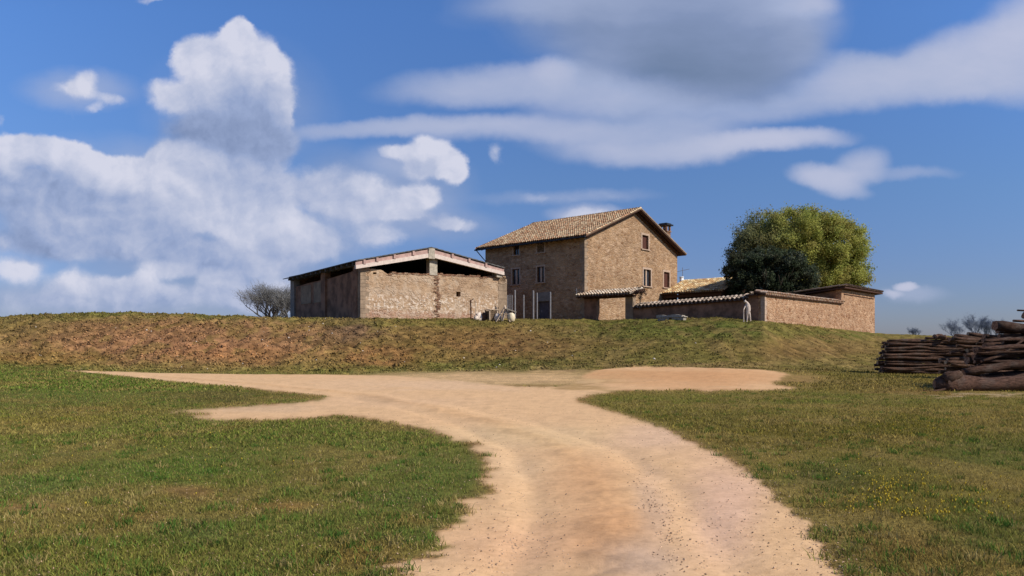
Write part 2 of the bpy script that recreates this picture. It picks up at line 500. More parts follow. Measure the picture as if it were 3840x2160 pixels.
class MB:
    """collects shapes into one mesh"""
    def __init__(s):
        s.v, s.f, s.mi = [], [], []

    def add(s, vs, fs, mi=0):
        k = len(s.v)
        s.v += [tuple(x) for x in vs]
        s.f += [tuple(i + k for i in f) for f in fs]
        s.mi += [mi] * len(fs)
        return s

    def box(s, x0, x1, y0, y1, z0, z1, mi=0):
        return s.hexa([(x0, y0, z0), (x1, y0, z0), (x1, y1, z0), (x0, y1, z0), (x0, y0, z1), (x1, y0, z1), (x1, y1, z1), (x0, y1, z1)], mi)

    def hexa(s, p, mi=0):
        return s.add(p, [(0, 3, 2, 1), (4, 5, 6, 7), (0, 1, 5, 4), (1, 2, 6, 5), (2, 3, 7, 6), (3, 0, 4, 7)], mi)

    def beam(s, a, b, w, h, mi=0):
        """rectangular bar from a to b, w wide (horizontal), h high"""
        a, b = Vector(a), Vector(b)
        d = (b - a).normalized()
        side = d.cross(Vector((0, 0, 1)))
        side = side.normalized() if side.length > 1e-4 else Vector((1, 0, 0))
        up = side.cross(d).normalized()
        p = []
        for q in (a, b):
            for sx, sz in ((-1, -1), (1, -1), (1, 1), (-1, 1)):
                p.append(q + side * sx * w / 2 + up * sz * h / 2)
        return s.add(p, [(0, 1, 2, 3), (7, 6, 5, 4), (0, 4, 5, 1), (1, 5, 6, 2), (2, 6, 7, 3), (3, 7, 4, 0)], mi)

    def tube(s, pts, rad, n=8, mi=0, cap=True, capmi=None, jit=0.0, rng=None):
        pts = [Vector(p) for p in pts]
        if not hasattr(rad, '__len__'):
            rad = [rad] * len(pts)
        rings = []
        ref = Vector((0, 0, 1))
        k = len(s.v)
        for i, p in enumerate(pts):
            d = (pts[min(i + 1, len(pts) - 1)] - pts[max(i - 1, 0)]).normalized()
            a = d.cross(ref)
            if a.length < 1e-3:
                a = d.cross(Vector((0, 1, 0)))
            a.normalize()
            b2 = d.cross(a).normalized()
            for j in range(n):
                q = 2 * math.pi * j / n
                rr = rad[i] * (1 + (rng.uniform(-jit, jit) if rng else 0))
                s.v.append(tuple(p + (a * math.cos(q) + b2 * math.sin(q)) * rr))
            rings.append(k + i * n)
        for i in range(len(pts) - 1):
            for j in range(n):
                s.f.append((rings[i] + j, rings[i] + (j + 1) % n, rings[i + 1] + (j + 1) % n, rings[i + 1] + j))
                s.mi.append(mi)
        if cap:
            cm = mi if capmi is None else capmi
            s.f.append(tuple(rings[0] + j for j in range(n))[::-1])
            s.f.append(tuple(rings[-1] + j for j in range(n)))
            s.mi += [cm, cm]
        return s

    def slab(s, outer, holes, place, mi=0):
        """polygon with holes in (a,z), placed by place(a,z,depth) for depth 0 and 1"""
        bm = bmesh.new()
        for loop in [outer] + holes:
            vs = [bm.verts.new((a, z, 0)) for a, z in loop]
            for i in range(len(vs)):
                bm.edges.new((vs[i], vs[(i + 1) % len(vs)]))
        bmesh.ops.triangle_fill(bm, edges=bm.edges[:], use_beauty=True, use_dissolve=False)
        bm.verts.index_update()
        vs = [(v.co.x, v.co.y) for v in bm.verts]
        fs = [tuple(v.index for v in f.verts) for f in bm.faces]
        bm.free()
        n = len(vs)
        allv = [place(a, z, 0) for a, z in vs] + [place(a, z, 1) for a, z in vs]
        ff = [f for f in fs] + [tuple(i + n for i in f[::-1]) for f in fs]
        k = 0
        for loop in [outer] + holes:
            m = len(loop)
            for i in range(m):
                j = (i + 1) % m
                ff.append((k + i, k + j, k + j + n, k + i + n))
            k += m
        return s.add(allv, ff, mi)

    def mesh(s, name):
        me = bpy.data.meshes.new(name)
        me.from_pydata(s.v, [], s.f)
        me.polygons.foreach_set('material_index', s.mi)
        return me

    def build(s, name, m, parent=None, smooth=False, fix=True):
        me = s.mesh(name)
        if fix:
            bm = bmesh.new()
            bm.from_mesh(me)
            bmesh.ops.recalc_face_normals(bm, faces=bm.faces[:])
            bm.to_mesh(me)
            bm.free()
        return link(name, me, m, parent, smooth)


def np_mesh(name, V, F, col=None, smooth=False):
    """V (n,3), F (m,k) -> mesh; col (n,3) per vertex colours"""
    me = bpy.data.meshes.new(name)
    n, (m, k) = len(V), F.shape
    me.vertices.add(n)
    me.vertices.foreach_set('co', V.astype(np.float32).ravel())
    me.loops.add(m * k)
    me.loops.foreach_set('vertex_index', F.astype(np.int32).ravel())
    me.polygons.add(m)
    me.polygons.foreach_set('loop_start', (np.arange(m) * k).astype(np.int32))
    me.update(calc_edges=True)
    if smooth:
        me.polygons.foreach_set('use_smooth', np.ones(m, dtype=bool))
    if col is not None:
        at = me.color_attributes.new('col', 'FLOAT_COLOR', 'POINT')
        c4 = np.ones((n, 4), dtype=np.float32)
        c4[:, :3] = col
        at.data.foreach_set('color', c4.ravel())
    return me


# ------------------------------------------------------------------ terrain
def hashn(ix, iy, seed):
    h = (ix.astype(np.int64) * 374761393 + iy.astype(np.int64) * 668265263 + seed * 144665) & 0x7fffffff
    h = (h ^ (h >> 13)) * 1274126177 & 0x7fffffff
    return ((h ^ (h >> 16)) & 0xffff) / 65535.0


def vn(x, y, seed=0):
    ix, iy = np.floor(x), np.floor(y)
    fx, fy = x - ix, y - iy
    fx, fy = fx * fx * (3 - 2 * fx), fy * fy * (3 - 2 * fy)
    a, b = hashn(ix, iy, seed), hashn(ix + 1, iy, seed)
    c, d = hashn(ix, iy + 1, seed), hashn(ix + 1, iy + 1, seed)
    return (a * (1 - fx) + b * fx) * (1 - fy) + (c * (1 - fx) + d * fx) * fy


def fbm(x, y, o=4, seed=0):
    s, a, t = 0, 1.0, 0
    for i in range(o):
        s = s + a * vn(x * 2 ** i + 17.3 * i, y * 2 ** i - 9.1 * i, seed + i)
        t += a
        a *= 0.55
    return s / t


def ss(x, a, b):
    t = np.clip((x - a) / (b - a), 0, 1)
    return t * t * (3 - 2 * t)


# along the azimuth u: crest distance, crest row, foot distance, foot row
UC = [-900, 0, 200, 500, 700, 900, 1090, 1352, 1900, 2236, 2500, 2700, 2865, 3000, 3155, 3280, 3450, 3840, 4800]
CD = [62, 61, 60, 60, 60, 60, 60, 58.5, 64, 65.5, 61, 57.8, 55.3, 61, 68.5, 76.5, 80, 84, 88]
CV = [1200, 1189, 1179, 1173, 1181, 1189, 1192, 1196, 1196, 1200, 1196, 1192, 1206, 1218, 1236, 1250, 1257, 1268, 1280]
UF = [-900, 0, 300, 1300, 1800, 2200, 2700, 3000, 3300, 3840, 4800]
FD = [43, 43, 43, 43, 43, 43, 43, 45, 46, 46, 46]
FV = [1372, 1374, 1394, 1402, 1392, 1382, 1378, 1384, 1392, 1398, 1400]


def terrain(X, Y, rough=True):
    X = np.asarray(X, dtype=float)
    Y = np.asarray(Y, dtype=float)
    Ys = np.maximum(Y, 0.5)
    u = np.clip(CU + FPX * X / Ys, -900, 4800)
    cd, cv = np.interp(u, UC, CD), np.interp(u, UC, CV)
    fd, fv = np.interp(u, UF, FD), np.interp(u, UF, FV)
    zc = EYE + (HV - cv) / FPX * cd
    zf = EYE - (fv - HV) / FPX * fd
    near = zf * ss(Ys, 18, 1) if False else zf * np.clip((Ys - 20) / (fd - 20), 0, 1) ** 2
    t = np.clip((Ys - fd) / (cd - fd), 0, 1)
    # steeper below, rounding off into the plateau
    prof = 0.55 * t + 0.45 * t * t * (3 - 2 * t)
    z = np.where(Ys < fd, near, zf + (zc - zf) * prof)
    sl = np.maximum((zc - EYE) / cd, 0.0) * 0.25
    z = z + np.where(Ys > cd, sl * np.clip(Ys - cd, 0, 30), 0)
    if rough:
        hill = ss(Ys, fd - 1.0, fd + 2.5) * (1 - 0.6 * ss(Ys, cd - 1.5, cd + 1))
        left = 1 - ss(u, 1300, 2300) * 0.45
        z = z + hill * left * ((fbm(X * 1.1, Y * 1.4, 4, 5) - 0.5) * 0.6 + (fbm(X * 2.6, Y * 3.6, 3, 9) - 0.5) * 0.42)
        z = z + (fbm(X * 0.5, Y * 0.5, 3, 2) - 0.5) * 0.05
    return z


def tz(x, y):
    return float(terrain(np.array([x]), np.array([y]))[0])


def proj(X, Y, Z):
    return CU + FPX * X / Y, HV - FPX * (Z - EYE) / Y


def in_poly(px, py, poly):
    inside = np.zeros(px.shape, bool)
    n = len(poly)
    for i in range(n):
        x1, y1 = poly[i]
        x2, y2 = poly[(i + 1) % n]
        if y1 == y2:
            continue
        c = ((y1 > py) != (y2 > py)) & (px < (x2 - x1) * (py - y1) / (y2 - y1) + x1)
        inside ^= c
    return inside


ROAD = [(1500, 2180), (1560, 2125), (1640, 2060), (1700, 1980), (1750, 1910), (1795, 1850), (1825, 1790), (1835, 1745), (1815, 1705),
        (1775, 1668), (1700, 1640), (1600, 1607), (1480, 1580), (1330, 1562), (1250, 1556), (1180, 1564), (1040, 1572), (860, 1574),
        (690, 1567), (760, 1558), (840, 1552), (700, 1547), (640, 1543), (900, 1526), (1100, 1512), (1200, 1500), (1238, 1488), (1180, 1478),
        (1000, 1463), (900, 1450), (700, 1436), (560, 1420), (450, 1409), (350, 1399), (240, 1389), (400, 1393), (600, 1399), (900, 1403),
        (1200, 1404), (1450, 1408), (1600, 1417), (1760, 1432), (1900, 1446), (2030, 1456), (2110, 1452), (2150, 1436), (2180, 1412), (2240, 1388), (2400, 1375), (2700, 1379), (2860, 1387),
        (2930, 1394), (2940, 1415), (2890, 1440), (2960, 1452), (2990, 1458), (2900, 1462), (2800, 1463), (2600, 1461),
        (2400, 1463), (2300, 1468), (2200, 1480), (2160, 1494), (2180, 1510), (2260, 1532), (2400, 1578), (2520, 1622), (2640, 1680),
        (2750, 1738), (2840, 1802), (2920, 1872), (3000, 1950), (3065, 2020), (3130, 2100), (3215, 2190), (3300, 2400), (3600, 2800), (4200, 3600),
        (0, 3600), (900, 2800), (1300, 2400)]

# patches of colour on the ground: centre column/row, half sizes, colour, weight
PATCH = [
 (650, 1295, 900, 92, (148, 109, 79), .95), (300, 1212, 400, 25, (132, 104, 70), .6), (900, 1240, 620, 40, (142, 107, 76), .85), (150, 1345, 260, 30, (140, 104, 60), .6),
 (1330, 1240, 120, 60, (104, 84, 66), .8), (1420, 1340, 200, 45, (146, 104, 66), .7), (1850, 1290, 450, 90, (124, 94, 58), .9),
 (1900, 1370, 350, 22, (98, 100, 48), .8), (1550, 1390, 300, 14, (108, 104, 54), .7), (1600, 1215, 500, 14, (102, 96, 48), .6),
 (2500, 1230, 380, 50, (98, 104, 44), .8), (2750, 1240, 150, 40, (82, 96, 38), .6), (2450, 1340, 300, 40, (104, 100, 46), .6),
 (3050, 1310, 280, 55, (118, 94, 54), .9), (3150, 1250, 200, 18, (96, 100, 44), .8), (3150, 1370, 300, 30, (112, 104, 52), .7),
 (560, 1232, 300, 40, (136, 102, 70), .6), (900, 1330, 300, 40, (156, 112, 72), .5),
 (150, 1420, 400, 60, (86, 100, 42), .8), (500, 1450, 400, 30, (84, 102, 40), .6), (850, 1490, 260, 26, (96, 84, 48), .7),
 (1050, 1490, 120, 20, (106, 96, 46), .5), (350, 1540, 300, 22, (128, 104, 58), .6), (100, 1500, 300, 30, (80, 92, 42), .5),
 (100, 1575, 400, 22, (118, 104, 48), .7), (900, 1620, 500, 40, (92, 100, 42), .5), (650, 1760, 300, 60, (84, 104, 42), .7),
 (130, 1830, 220, 60, (88, 104, 50), .6), (700, 1850, 150, 26, (148, 112, 72), .7), (80, 1905, 120, 18, (158, 116, 74), .8),
 (1070, 1900, 160, 24, (144, 110, 66), .7), (500, 1940, 160, 20, (150, 108, 66), .6), (680, 1980, 200, 50, (82, 100, 54), .7),
 (1650, 1760, 220, 70, (92, 104, 48), .6), (1550, 1880, 200, 60, (86, 99, 48), .6), (1500, 1960, 130, 24, (146, 110, 66), .6),
 (1350, 1990, 250, 60, (84, 98, 46), .5), (1350, 2100, 200, 60, (126, 100, 54), .7), (400, 2100, 400, 60, (112, 106, 50), .5),
 (1800, 1660, 90, 16, (120, 88, 54), .7), (1180, 1570, 120, 8, (70, 74, 34), .6),
 (1800, 1418, 380, 20, (198, 164, 120), .95), (2080, 1420, 120, 34, (186, 152, 104), .9), (1950, 1437, 160, 4, (126, 104, 62), .7), (1700, 1405, 220, 5, (128, 112, 66), .7),
 (2990, 1425, 130, 26, (156, 124, 80), .85), (2600, 1368, 420, 9, (140, 116, 72), .7), (2700, 1474, 400, 6, (136, 118, 66), .5),
 (3000, 1500, 700, 25, (96, 100, 42), .7), (2700, 1560, 350, 50, (104, 96, 46), .5), (3000, 1640, 500, 60, (104, 92, 42), .6),
 (3400, 1600, 300, 50, (98, 92, 34), .6), (3300, 1780, 300, 90, (96, 92, 40), .6), (3700, 1700, 250, 80, (84, 92, 44), .6),
 (3100, 1800, 160, 60, (78, 88, 50), .7), (3400, 2060, 260, 60, (112, 88, 48), .7), (3150, 2050, 90, 110, (96, 84, 52), .6),
 (3700, 2000, 200, 100, (84, 94, 48), .6), (2980, 1440, 260, 10, (126, 110, 66), .5), (3300, 1440, 250, 30, (112, 98, 52), .8),
 (3450, 1470, 250, 16, (136, 104, 64), .6), (3650, 1483, 220, 6, (176, 150, 118), .9), (3330, 1405, 160, 14, (74, 72, 34), .6),
]
RPATCH = [
 (2600, 1415, 420, 45, (200, 152, 108), .95), (2300, 1400, 180, 20, (196, 150, 106), .7), (2000, 1425, 330, 16, (186, 158, 112), .7),
 (2150, 1450, 120, 8, (150, 122, 72), .8), (1960, 1436, 210, 4, (128, 104, 62), .8), (2120, 1418, 160, 4, (140, 108, 66), .8), (1780, 1424, 150, 3, (150, 128, 82), .8), (2330, 1462, 90, 7, (146, 128, 78), .7), (1450, 1500, 90, 5, (158, 130, 92), .7), (1040, 1512, 90, 4, (130, 108, 66), .7), (1850, 1418, 200, 5, (170, 146, 98), .6), (1650, 1440, 500, 20, (216, 182, 148), .6),
 (1950, 1640, 400, 50, (214, 184, 142), .7), (2180, 1800, 170, 90, (210, 166, 124), .8), (1950, 2050, 300, 110, (216, 172, 134), .7),
 (2250, 1990, 200, 130, (208, 160, 118), .75), (2420, 1900, 70, 160, (196, 166, 142), .6), (2400, 2110, 170, 90, (188, 162, 142), .8),
 (2700, 1900, 150, 200, (216, 178, 152), .8), (2500, 1640, 180, 60, (214, 180, 152), .7), (1900, 1740, 130, 60, (216, 182, 142), .7),
 (1000, 1530, 240, 16, (204, 172, 138), .7), (1500, 1505, 300, 22, (214, 178, 142), .6), (950, 1520, 100, 6, (150, 124, 84), .5),
]


def base_cols(u, v, X, Y):
    """soft map of what the ground is made of: grass side and road side"""
    g = np.empty(u.shape + (3,))
    left = lin(106, 106, 51)
    right = lin(121, 109, 54)
    k = ss(u, 1500, 2600)[..., None]
    g[:] = np.array(left) * (1 - k) + np.array(right) * k
    wu = u + (fbm(X * 0.7, Y * 0.7, 3, 31) - 0.5) * 150
    wv = v + (fbm(X * 0.7, Y * 0.7, 3, 41) - 0.5) * 46
    for (cu_, cv_, ru, rv, c, w) in PATCH:
        d = ((wu - cu_) / ru) ** 2 + ((wv - cv_) / rv) ** 2
        m = (w * np.exp(-1.1 * d ** 1.4))[..., None]
        g = g * (1 - m) + np.array(lin(*c)) * m
    m1 = ss(fbm(X * 0.9, Y * 0.55, 4, 51), .50, .66)[..., None] * .55
    g = g * (1 - m1) + np.array(lin(132, 112, 64)) * m1
    m2 = ss(fbm(X * 1.3 + 50, Y * 0.8, 4, 61), .52, .68)[..., None] * .5
    g = g * (1 - m2) + g * np.array([.76, .78, .66]) * m2
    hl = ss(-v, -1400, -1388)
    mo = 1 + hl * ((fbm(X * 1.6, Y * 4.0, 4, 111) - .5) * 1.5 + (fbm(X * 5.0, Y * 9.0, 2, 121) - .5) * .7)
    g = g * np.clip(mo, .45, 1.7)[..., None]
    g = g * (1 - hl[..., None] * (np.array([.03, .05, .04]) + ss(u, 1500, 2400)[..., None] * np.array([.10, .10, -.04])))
    zt_ = np.exp(-((u - 1850) / 420) ** 4 - ((v - 1420) / 24) ** 4)[..., None] * .8
    g = g * (1 - zt_) + np.array(lin(206, 170, 126)) * zt_ * (0.75 + 0.5 * fbm(X * .6, Y * 3.0, 3, 88))[..., None]
    r = np.empty(u.shape + (3,))
    r[:] = np.array(lin(216, 178, 136))
    for (cu_, cv_, ru, rv, c, w) in RPATCH:
        d = ((wu - cu_) / ru) ** 2 + ((wv - cv_) / rv) ** 2
        m = (w * np.exp(-1.1 * d ** 1.4))[..., None]
        r = r * (1 - m) + np.array(lin(*c)) * m
    return g, r * np.array([.97, .945, .90])


def road_mask(X, Y, Z, jag=1.0):
    u, v = proj(X, Y, Z)
    amp = jag * np.clip(1.3 - np.abs(Y - 8) * 0.02, 0.35, 1.0)
    fing = (fbm(X * 0.8, Y * 7.0, 3, 77) - 0.5) * 0.9 * (1 - ss(Y, 9, 20)) + (fbm(X * 9, Y * 9, 3, 78) - 0.5) * 0.16
    rs = 1 - 0.75 * ss(u, 2000, 2300)
    fing = fing * rs * .75
    amp = amp * (0.4 + 0.6 * rs)
    dx = (fbm(X * 2.2, Y * 2.2, 4, 71) - 0.5) * 0.55 * amp + fing
    dy = (fbm(X * 2.2 + 40, Y * 2.2, 4, 81) - 0.5) * 0.55 * amp + (fbm(X * .7, Y * .7, 4, 85) - 0.5) * 4.2 * ss(Y, 20, 32) * ss(X / np.maximum(Y, 1), -.1, .1)
    # displaced in metres on the ground, then looked up
    X2, Y2 = X + dx, np.maximum(Y + dy, 0.6)
    u2 = CU + FPX * X2 / Y2
    v2 = HV + (v - HV) * Y / Y2
    return in_poly(u2, v2, ROAD)


# --- the ground sheet: one polar grid, fine where the picture sees it from close by
inner = np.arange(-500, 4345, 8.0)
outer_r = np.array([4500, 4800, 5300, 6200, 8000, 11000])
cols_u = np.concatenate([3840 - outer_r[::-1], inner, outer_r])
rr = (cols_u - CU) / FPX
rows = []
Yc = 2.6
while Yc < 41.5:
    rows.append(Yc)
    Yc += max(0.02, min(0.55, 5.0 * Yc * Yc / (EYE * FPX)))
rows += list(np.arange(41.5, 66, 0.13)) + list(np.arange(66, 90, 0.6)) + list(np.geomspace(90, 2500, 26))
rows = np.array(rows)
YY, RR2 = np.meshgrid(rows, rr, indexing='ij')
XX = RR2 * YY
ZZ = terrain(XX, YY)
um, vm = proj(XX, YY, ZZ)
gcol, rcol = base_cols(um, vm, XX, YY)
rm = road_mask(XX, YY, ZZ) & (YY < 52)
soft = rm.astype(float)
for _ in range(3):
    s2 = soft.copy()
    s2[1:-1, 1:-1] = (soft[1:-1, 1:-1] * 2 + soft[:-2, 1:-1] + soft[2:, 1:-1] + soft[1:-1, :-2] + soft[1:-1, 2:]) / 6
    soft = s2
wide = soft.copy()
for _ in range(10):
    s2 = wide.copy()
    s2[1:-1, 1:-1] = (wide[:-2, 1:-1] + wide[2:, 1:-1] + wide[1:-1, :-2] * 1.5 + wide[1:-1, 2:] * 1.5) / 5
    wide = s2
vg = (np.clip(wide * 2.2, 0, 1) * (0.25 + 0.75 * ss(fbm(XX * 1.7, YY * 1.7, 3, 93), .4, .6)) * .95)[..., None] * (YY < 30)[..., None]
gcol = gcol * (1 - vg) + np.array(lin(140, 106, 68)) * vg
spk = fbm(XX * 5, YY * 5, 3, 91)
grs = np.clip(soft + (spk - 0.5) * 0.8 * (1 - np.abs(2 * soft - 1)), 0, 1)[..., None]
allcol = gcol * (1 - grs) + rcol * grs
ang = (XX * 0.35 + (YY - 8) * 0.12)
nr, ncs = XX.shape
idx = np.arange(nr * ncs).reshape(nr, ncs)
quads = np.stack([idx[:-1, :-1], idx[:-1, 1:], idx[1:, 1:], idx[1:, :-1]], axis=-1).reshape(-1, 4)
fr = (rm[:-1, :-1].astype(int) + rm[:-1, 1:] + rm[1:, 1:] + rm[1:, :-1]).reshape(-1) >= 2
# wheel ruts and the loose ridge between them, shallow, following the track
ctr = np.array([(2345, 2600), (2330, 2160), (2320, 1950), (2255, 1800), (2120, 1690), (1900, 1600), (1640, 1530), (1380, 1482), (1000, 1444), (600, 1416)], float)
cy_ = EYE * FPX / (ctr[:, 1] - HV)
cx_ = (ctr[:, 0] - CU) / FPX * cy_
tt = np.linspace(0, len(ctr) - 1, 160)
cxs, cys = np.interp(tt, np.arange(len(ctr)), cx_), np.interp(tt, np.arange(len(ctr)), cy_)
sel = np.where((rm & (YY < 48)).reshape(-1))[0]
px_, py_ = XX.reshape(-1)[sel], YY.reshape(-1)[sel]
best, side_ = np.full(len(sel), 1e9), np.zeros(len(sel))
for a_ in range(len(tt) - 1):
    ex, ey = cxs[a_ + 1] - cxs[a_], cys[a_ + 1] - cys[a_]
    L2 = ex * ex + ey * ey
    q_ = np.clip(((px_ - cxs[a_]) * ex + (py_ - cys[a_]) * ey) / L2, 0, 1)
    ddx, ddy = px_ - cxs[a_] - q_ * ex, py_ - cys[a_] - q_ * ey
    d2 = ddx * ddx + ddy * ddy
    k_ = d2 < best
    best[k_] = d2[k_]
    side_[k_] = np.sign(ex * ddy - ey * ddx)[k_]
lat = np.sqrt(best) * side_ + (fbm(px_ * .5, py_ * .5, 2, 301) - .5) * .3
grain = fbm(px_ * 3.0, py_ * 3.0, 4, 303)
rut = np.exp(-((lat - .78) / .20) ** 2) + np.exp(-((lat + .78) / .22) ** 2)
ridge = np.exp(-(lat / .28) ** 2)
zf_ = ZZ.reshape(-1)
zf_[sel] += -.030 * rut + .016 * ridge * grain * 2 + (grain - .5) * .022
af_ = allcol.reshape(-1, 3)
tone_ = 1.04 + .05 * rut - .10 * ridge * ss(grain, .35, .6) - .09 * ss(grain, .56, .72) * (1 - rut) + (fbm(px_ * 12, py_ * 12, 2, 305) - .5) * .10
af_[sel] *= np.clip(tone_, .6, 1.2)[:, None] * np.stack([np.ones(len(sel)), 1 - .03 * ridge, 1 - .07 * ridge], -1)
V = np.stack([XX, YY, zf_.reshape(ZZ.shape)], axis=-1).reshape(-1, 3)
CC = af_


def subset(name, Q, m, dz=0.0):
    used = np.unique(Q)
    remap = np.zeros(len(V), dtype=np.int64)
    remap[used] = np.arange(len(used))
    vv = V[used].copy()
    vv[:, 2] += dz
    me = np_mesh(name, vv, remap[Q], CC[used], smooth=True)
    return link(name, me, m)


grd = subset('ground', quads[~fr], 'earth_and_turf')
tag(grd, 'grassy ground rising to the bare earth bank', 'ground', kind='structure')
rd = subset('dirt_road', quads[fr], 'dirt_road')
tag(rd, 'pale sandy dirt road curving across the grass', 'road', kind='structure')
# the land behind and beside the viewer
far = MB()
far.add([(-3000, -600, -.06), (3000, -600, -.06), (3000, 2.65, -.06), (-3000, 2.65, -.06)], [(0, 1, 2, 3)])
far.add([(-3000, 2.65, -.06), (-9, 2.65, -.06), (-900, 250, -.06), (-3000, 250, -.06)], [(0, 1, 2, 3)])
far.add([(3000, 2.65, -.06), (9, 2.65, -.06), (900, 250, -.06), (3000, 250, -.06)], [(0, 3, 2, 1)])
me = far.mesh('field')
at = me.color_attributes.new('col', 'FLOAT_COLOR', 'POINT')
for d in at.data:
    d.color = (*lin(97, 95, 45), 1)
tag(link('field', me, 'earth_and_turf'), 'flat grass field beyond the frame', 'field', kind='structure')


# ------------------------------------------------------------------ grass and weeds (stuff)
def scatter(n, y0, y1, seed, r0=-0.80, r1=0.80, power=1.0):
    rg = np.random.default_rng(seed)
    t = rg.random(n)
    a = 1 - power
    Y = y0 * (y1 / y0) ** t if power == 1 else (y0 ** a + t * (y1 ** a - y0 ** a)) ** (1 / a)
    X = Y * rg.uniform(r0, r1, n)
    return X, Y, rg


def blades(name, X, Y, rg, hmin, hmax, width, colors, label, cat, lean=0.5, m='blades', curl=True):
    n = len(X)
    Z = terrain(X, Y) - 0.005
    h = rg.uniform(hmin, hmax, n)
    w = width * rg.uniform(0.6, 1.3, n)
    th = rg.uniform(0, 2 * np.pi, n)
    ln = rg.uniform(0.1, lean, n) * h
    la = rg.uniform(0, 2 * np.pi, n)
    B = np.stack([X, Y, Z], -1)
    sx = np.stack([np.cos(th), np.sin(th), np.zeros(n)], -1) * (w / 2)[:, None]
    lv = np.stack([np.cos(la) * ln, np.sin(la) * ln, np.zeros(n)], -1)
    up = np.zeros((n, 3))
    up[:, 2] = h
    v0, v1 = B - sx, B + sx
    v2 = B + sx * 0.7 + up * 0.6 + lv * 0.35
    v3 = B - sx * 0.7 + up * 0.6 + lv * 0.35
    v4 = B + up + lv
    Vv = np.stack([v0, v1, v2, v3, v4], 1).reshape(-1, 3)
    i = np.arange(n) * 5
    F = np.concatenate([np.stack([i, i + 1, i + 2], -1), np.stack([i, i + 2, i + 3], -1), np.stack([i + 3, i + 2, i + 4], -1)])
    cc = np.repeat(colors, 5, axis=0)
    me = np_mesh(name, Vv, F, cc)
    o = link(name, me, m)
    return tag(o, label, cat, kind='stuff')


def grass_layer(name, n, y0, y1, seed, hmin, hmax, width, label, lean, power, keep_noise=0.35, cmul=1.55, dry=0.3, rmax=1.0, fade=None):
    X, Y, rg = scatter(n, y0, y1, seed, power=power, r0=-rmax, r1=rmax)
    Z = terrain(X, Y)
    u, v = proj(X, Y, Z)
    road = road_mask(X, Y, Z)
    nz = fbm(X * 1.6, Y * 1.6, 4, 12)
    gc, rc = base_cols(u, v, X, Y)
    # sparse where the patch is earthy (red above green)
    earthy = np.clip((gc[:, 0] / np.maximum(gc[:, 1], 1e-4) - 1.0) * 1.6, 0, 0.85) + ss(gc[:, 0], .2, .32) * 1.2
    tw = np.ones(len(X))
    if fade:
        tw = ss(Y, fade[0], fade[1]) * (1 - ss(Y, fade[2], fade[3]))
    if name == 'dry_grass':
        tw = 1 - .8 * (1 - ss(u, 1200, 2300)) * (1 - ss(-v, -1215, -1200))
    keep = (~road) & (rg.random(len(X)) < tw) & (nz + rg.random(len(X)) * 0.6 > keep_noise + earthy * 0.55)
    nearroad = road_mask(X + .3, Y, Z) | road_mask(X - .3, Y, Z) | road_mask(X, Y + .3, Z)
    keep &= ~nearroad | (rg.random(len(X)) < .28)
    X, Y, gc = X[keep], Y[keep], gc[keep]
    k = len(X)
    b = rg.uniform(0.6, 1.5, (k, 1))
    c = gc * b * cmul
    isd = rg.random(k) < dry
    c[isd] = np.array(lin(150, 132, 78) if name != 'dry_grass' else lin(128, 106, 66)) * b[isd] * 0.85
    gr = (rg.random(k) < 0.35) & ~isd & (gc[:, 0] < gc[:, 1] * 1.15)
    c[gr] = c[gr] * np.array([0.90, 1.02, 0.86])
    return blades(name, X, Y, rg, hmin, hmax, width, c, label, 'grass', lean)


grass_layer('grass', 325000, 4.2, 16.5, 101, .012, .045, .008, 'short green turf in the foreground beside the road', 1.3, 1.3, fade=(1, 2, 11, 16))
grass_layer('grass', 235000, 10.5, 33, 102, .02, .065, .02, 'short green turf in the middle distance', 1.4, 1.2, fade=(10.5, 15, 26, 33))
grass_layer('grass', 110000, 25, 46, 103, .04, .11, .05, 'turf at the foot of the earth bank', 1.4, 1.0, 0.45, fade=(25, 31, 45, 46))
grass_layer('dry_grass', 65000, 43, 66, 104, .03, .12, .08, 'dry tufts covering the earth bank', 1.2, 1.0, 0.62, 1.08, 0.35)

# taller clumps and dead stalks scattered through the turf
Xc, Yc_, rgc = scatter(1500, 4.4, 30, 120, power=1.25)
okc = ~road_mask(Xc, Yc_, terrain(Xc, Yc_))
Xc, Yc_ = Xc[okc], Yc_[okc]
kk = 34
Xk = np.repeat(Xc, kk) + rgc.normal(size=len(Xc) * kk) * .055
Yk = np.repeat(Yc_, kk) + rgc.normal(size=len(Xc) * kk) * .055
pal = np.array([lin(84, 104, 44), lin(70, 96, 40), lin(110, 108, 54), lin(140, 124, 78), lin(100, 104, 50)])
ck = pal[np.repeat(rgc.integers(0, 5, len(Xc)), kk)] * rgc.uniform(.7, 1.5, (len(Xk), 1)) * 1.25
blades('weed_clumps', Xk, Yk, rgc, .03, .085, .009, ck, 'low weed clumps and dead stalks in the turf', 'weeds', 1.2)


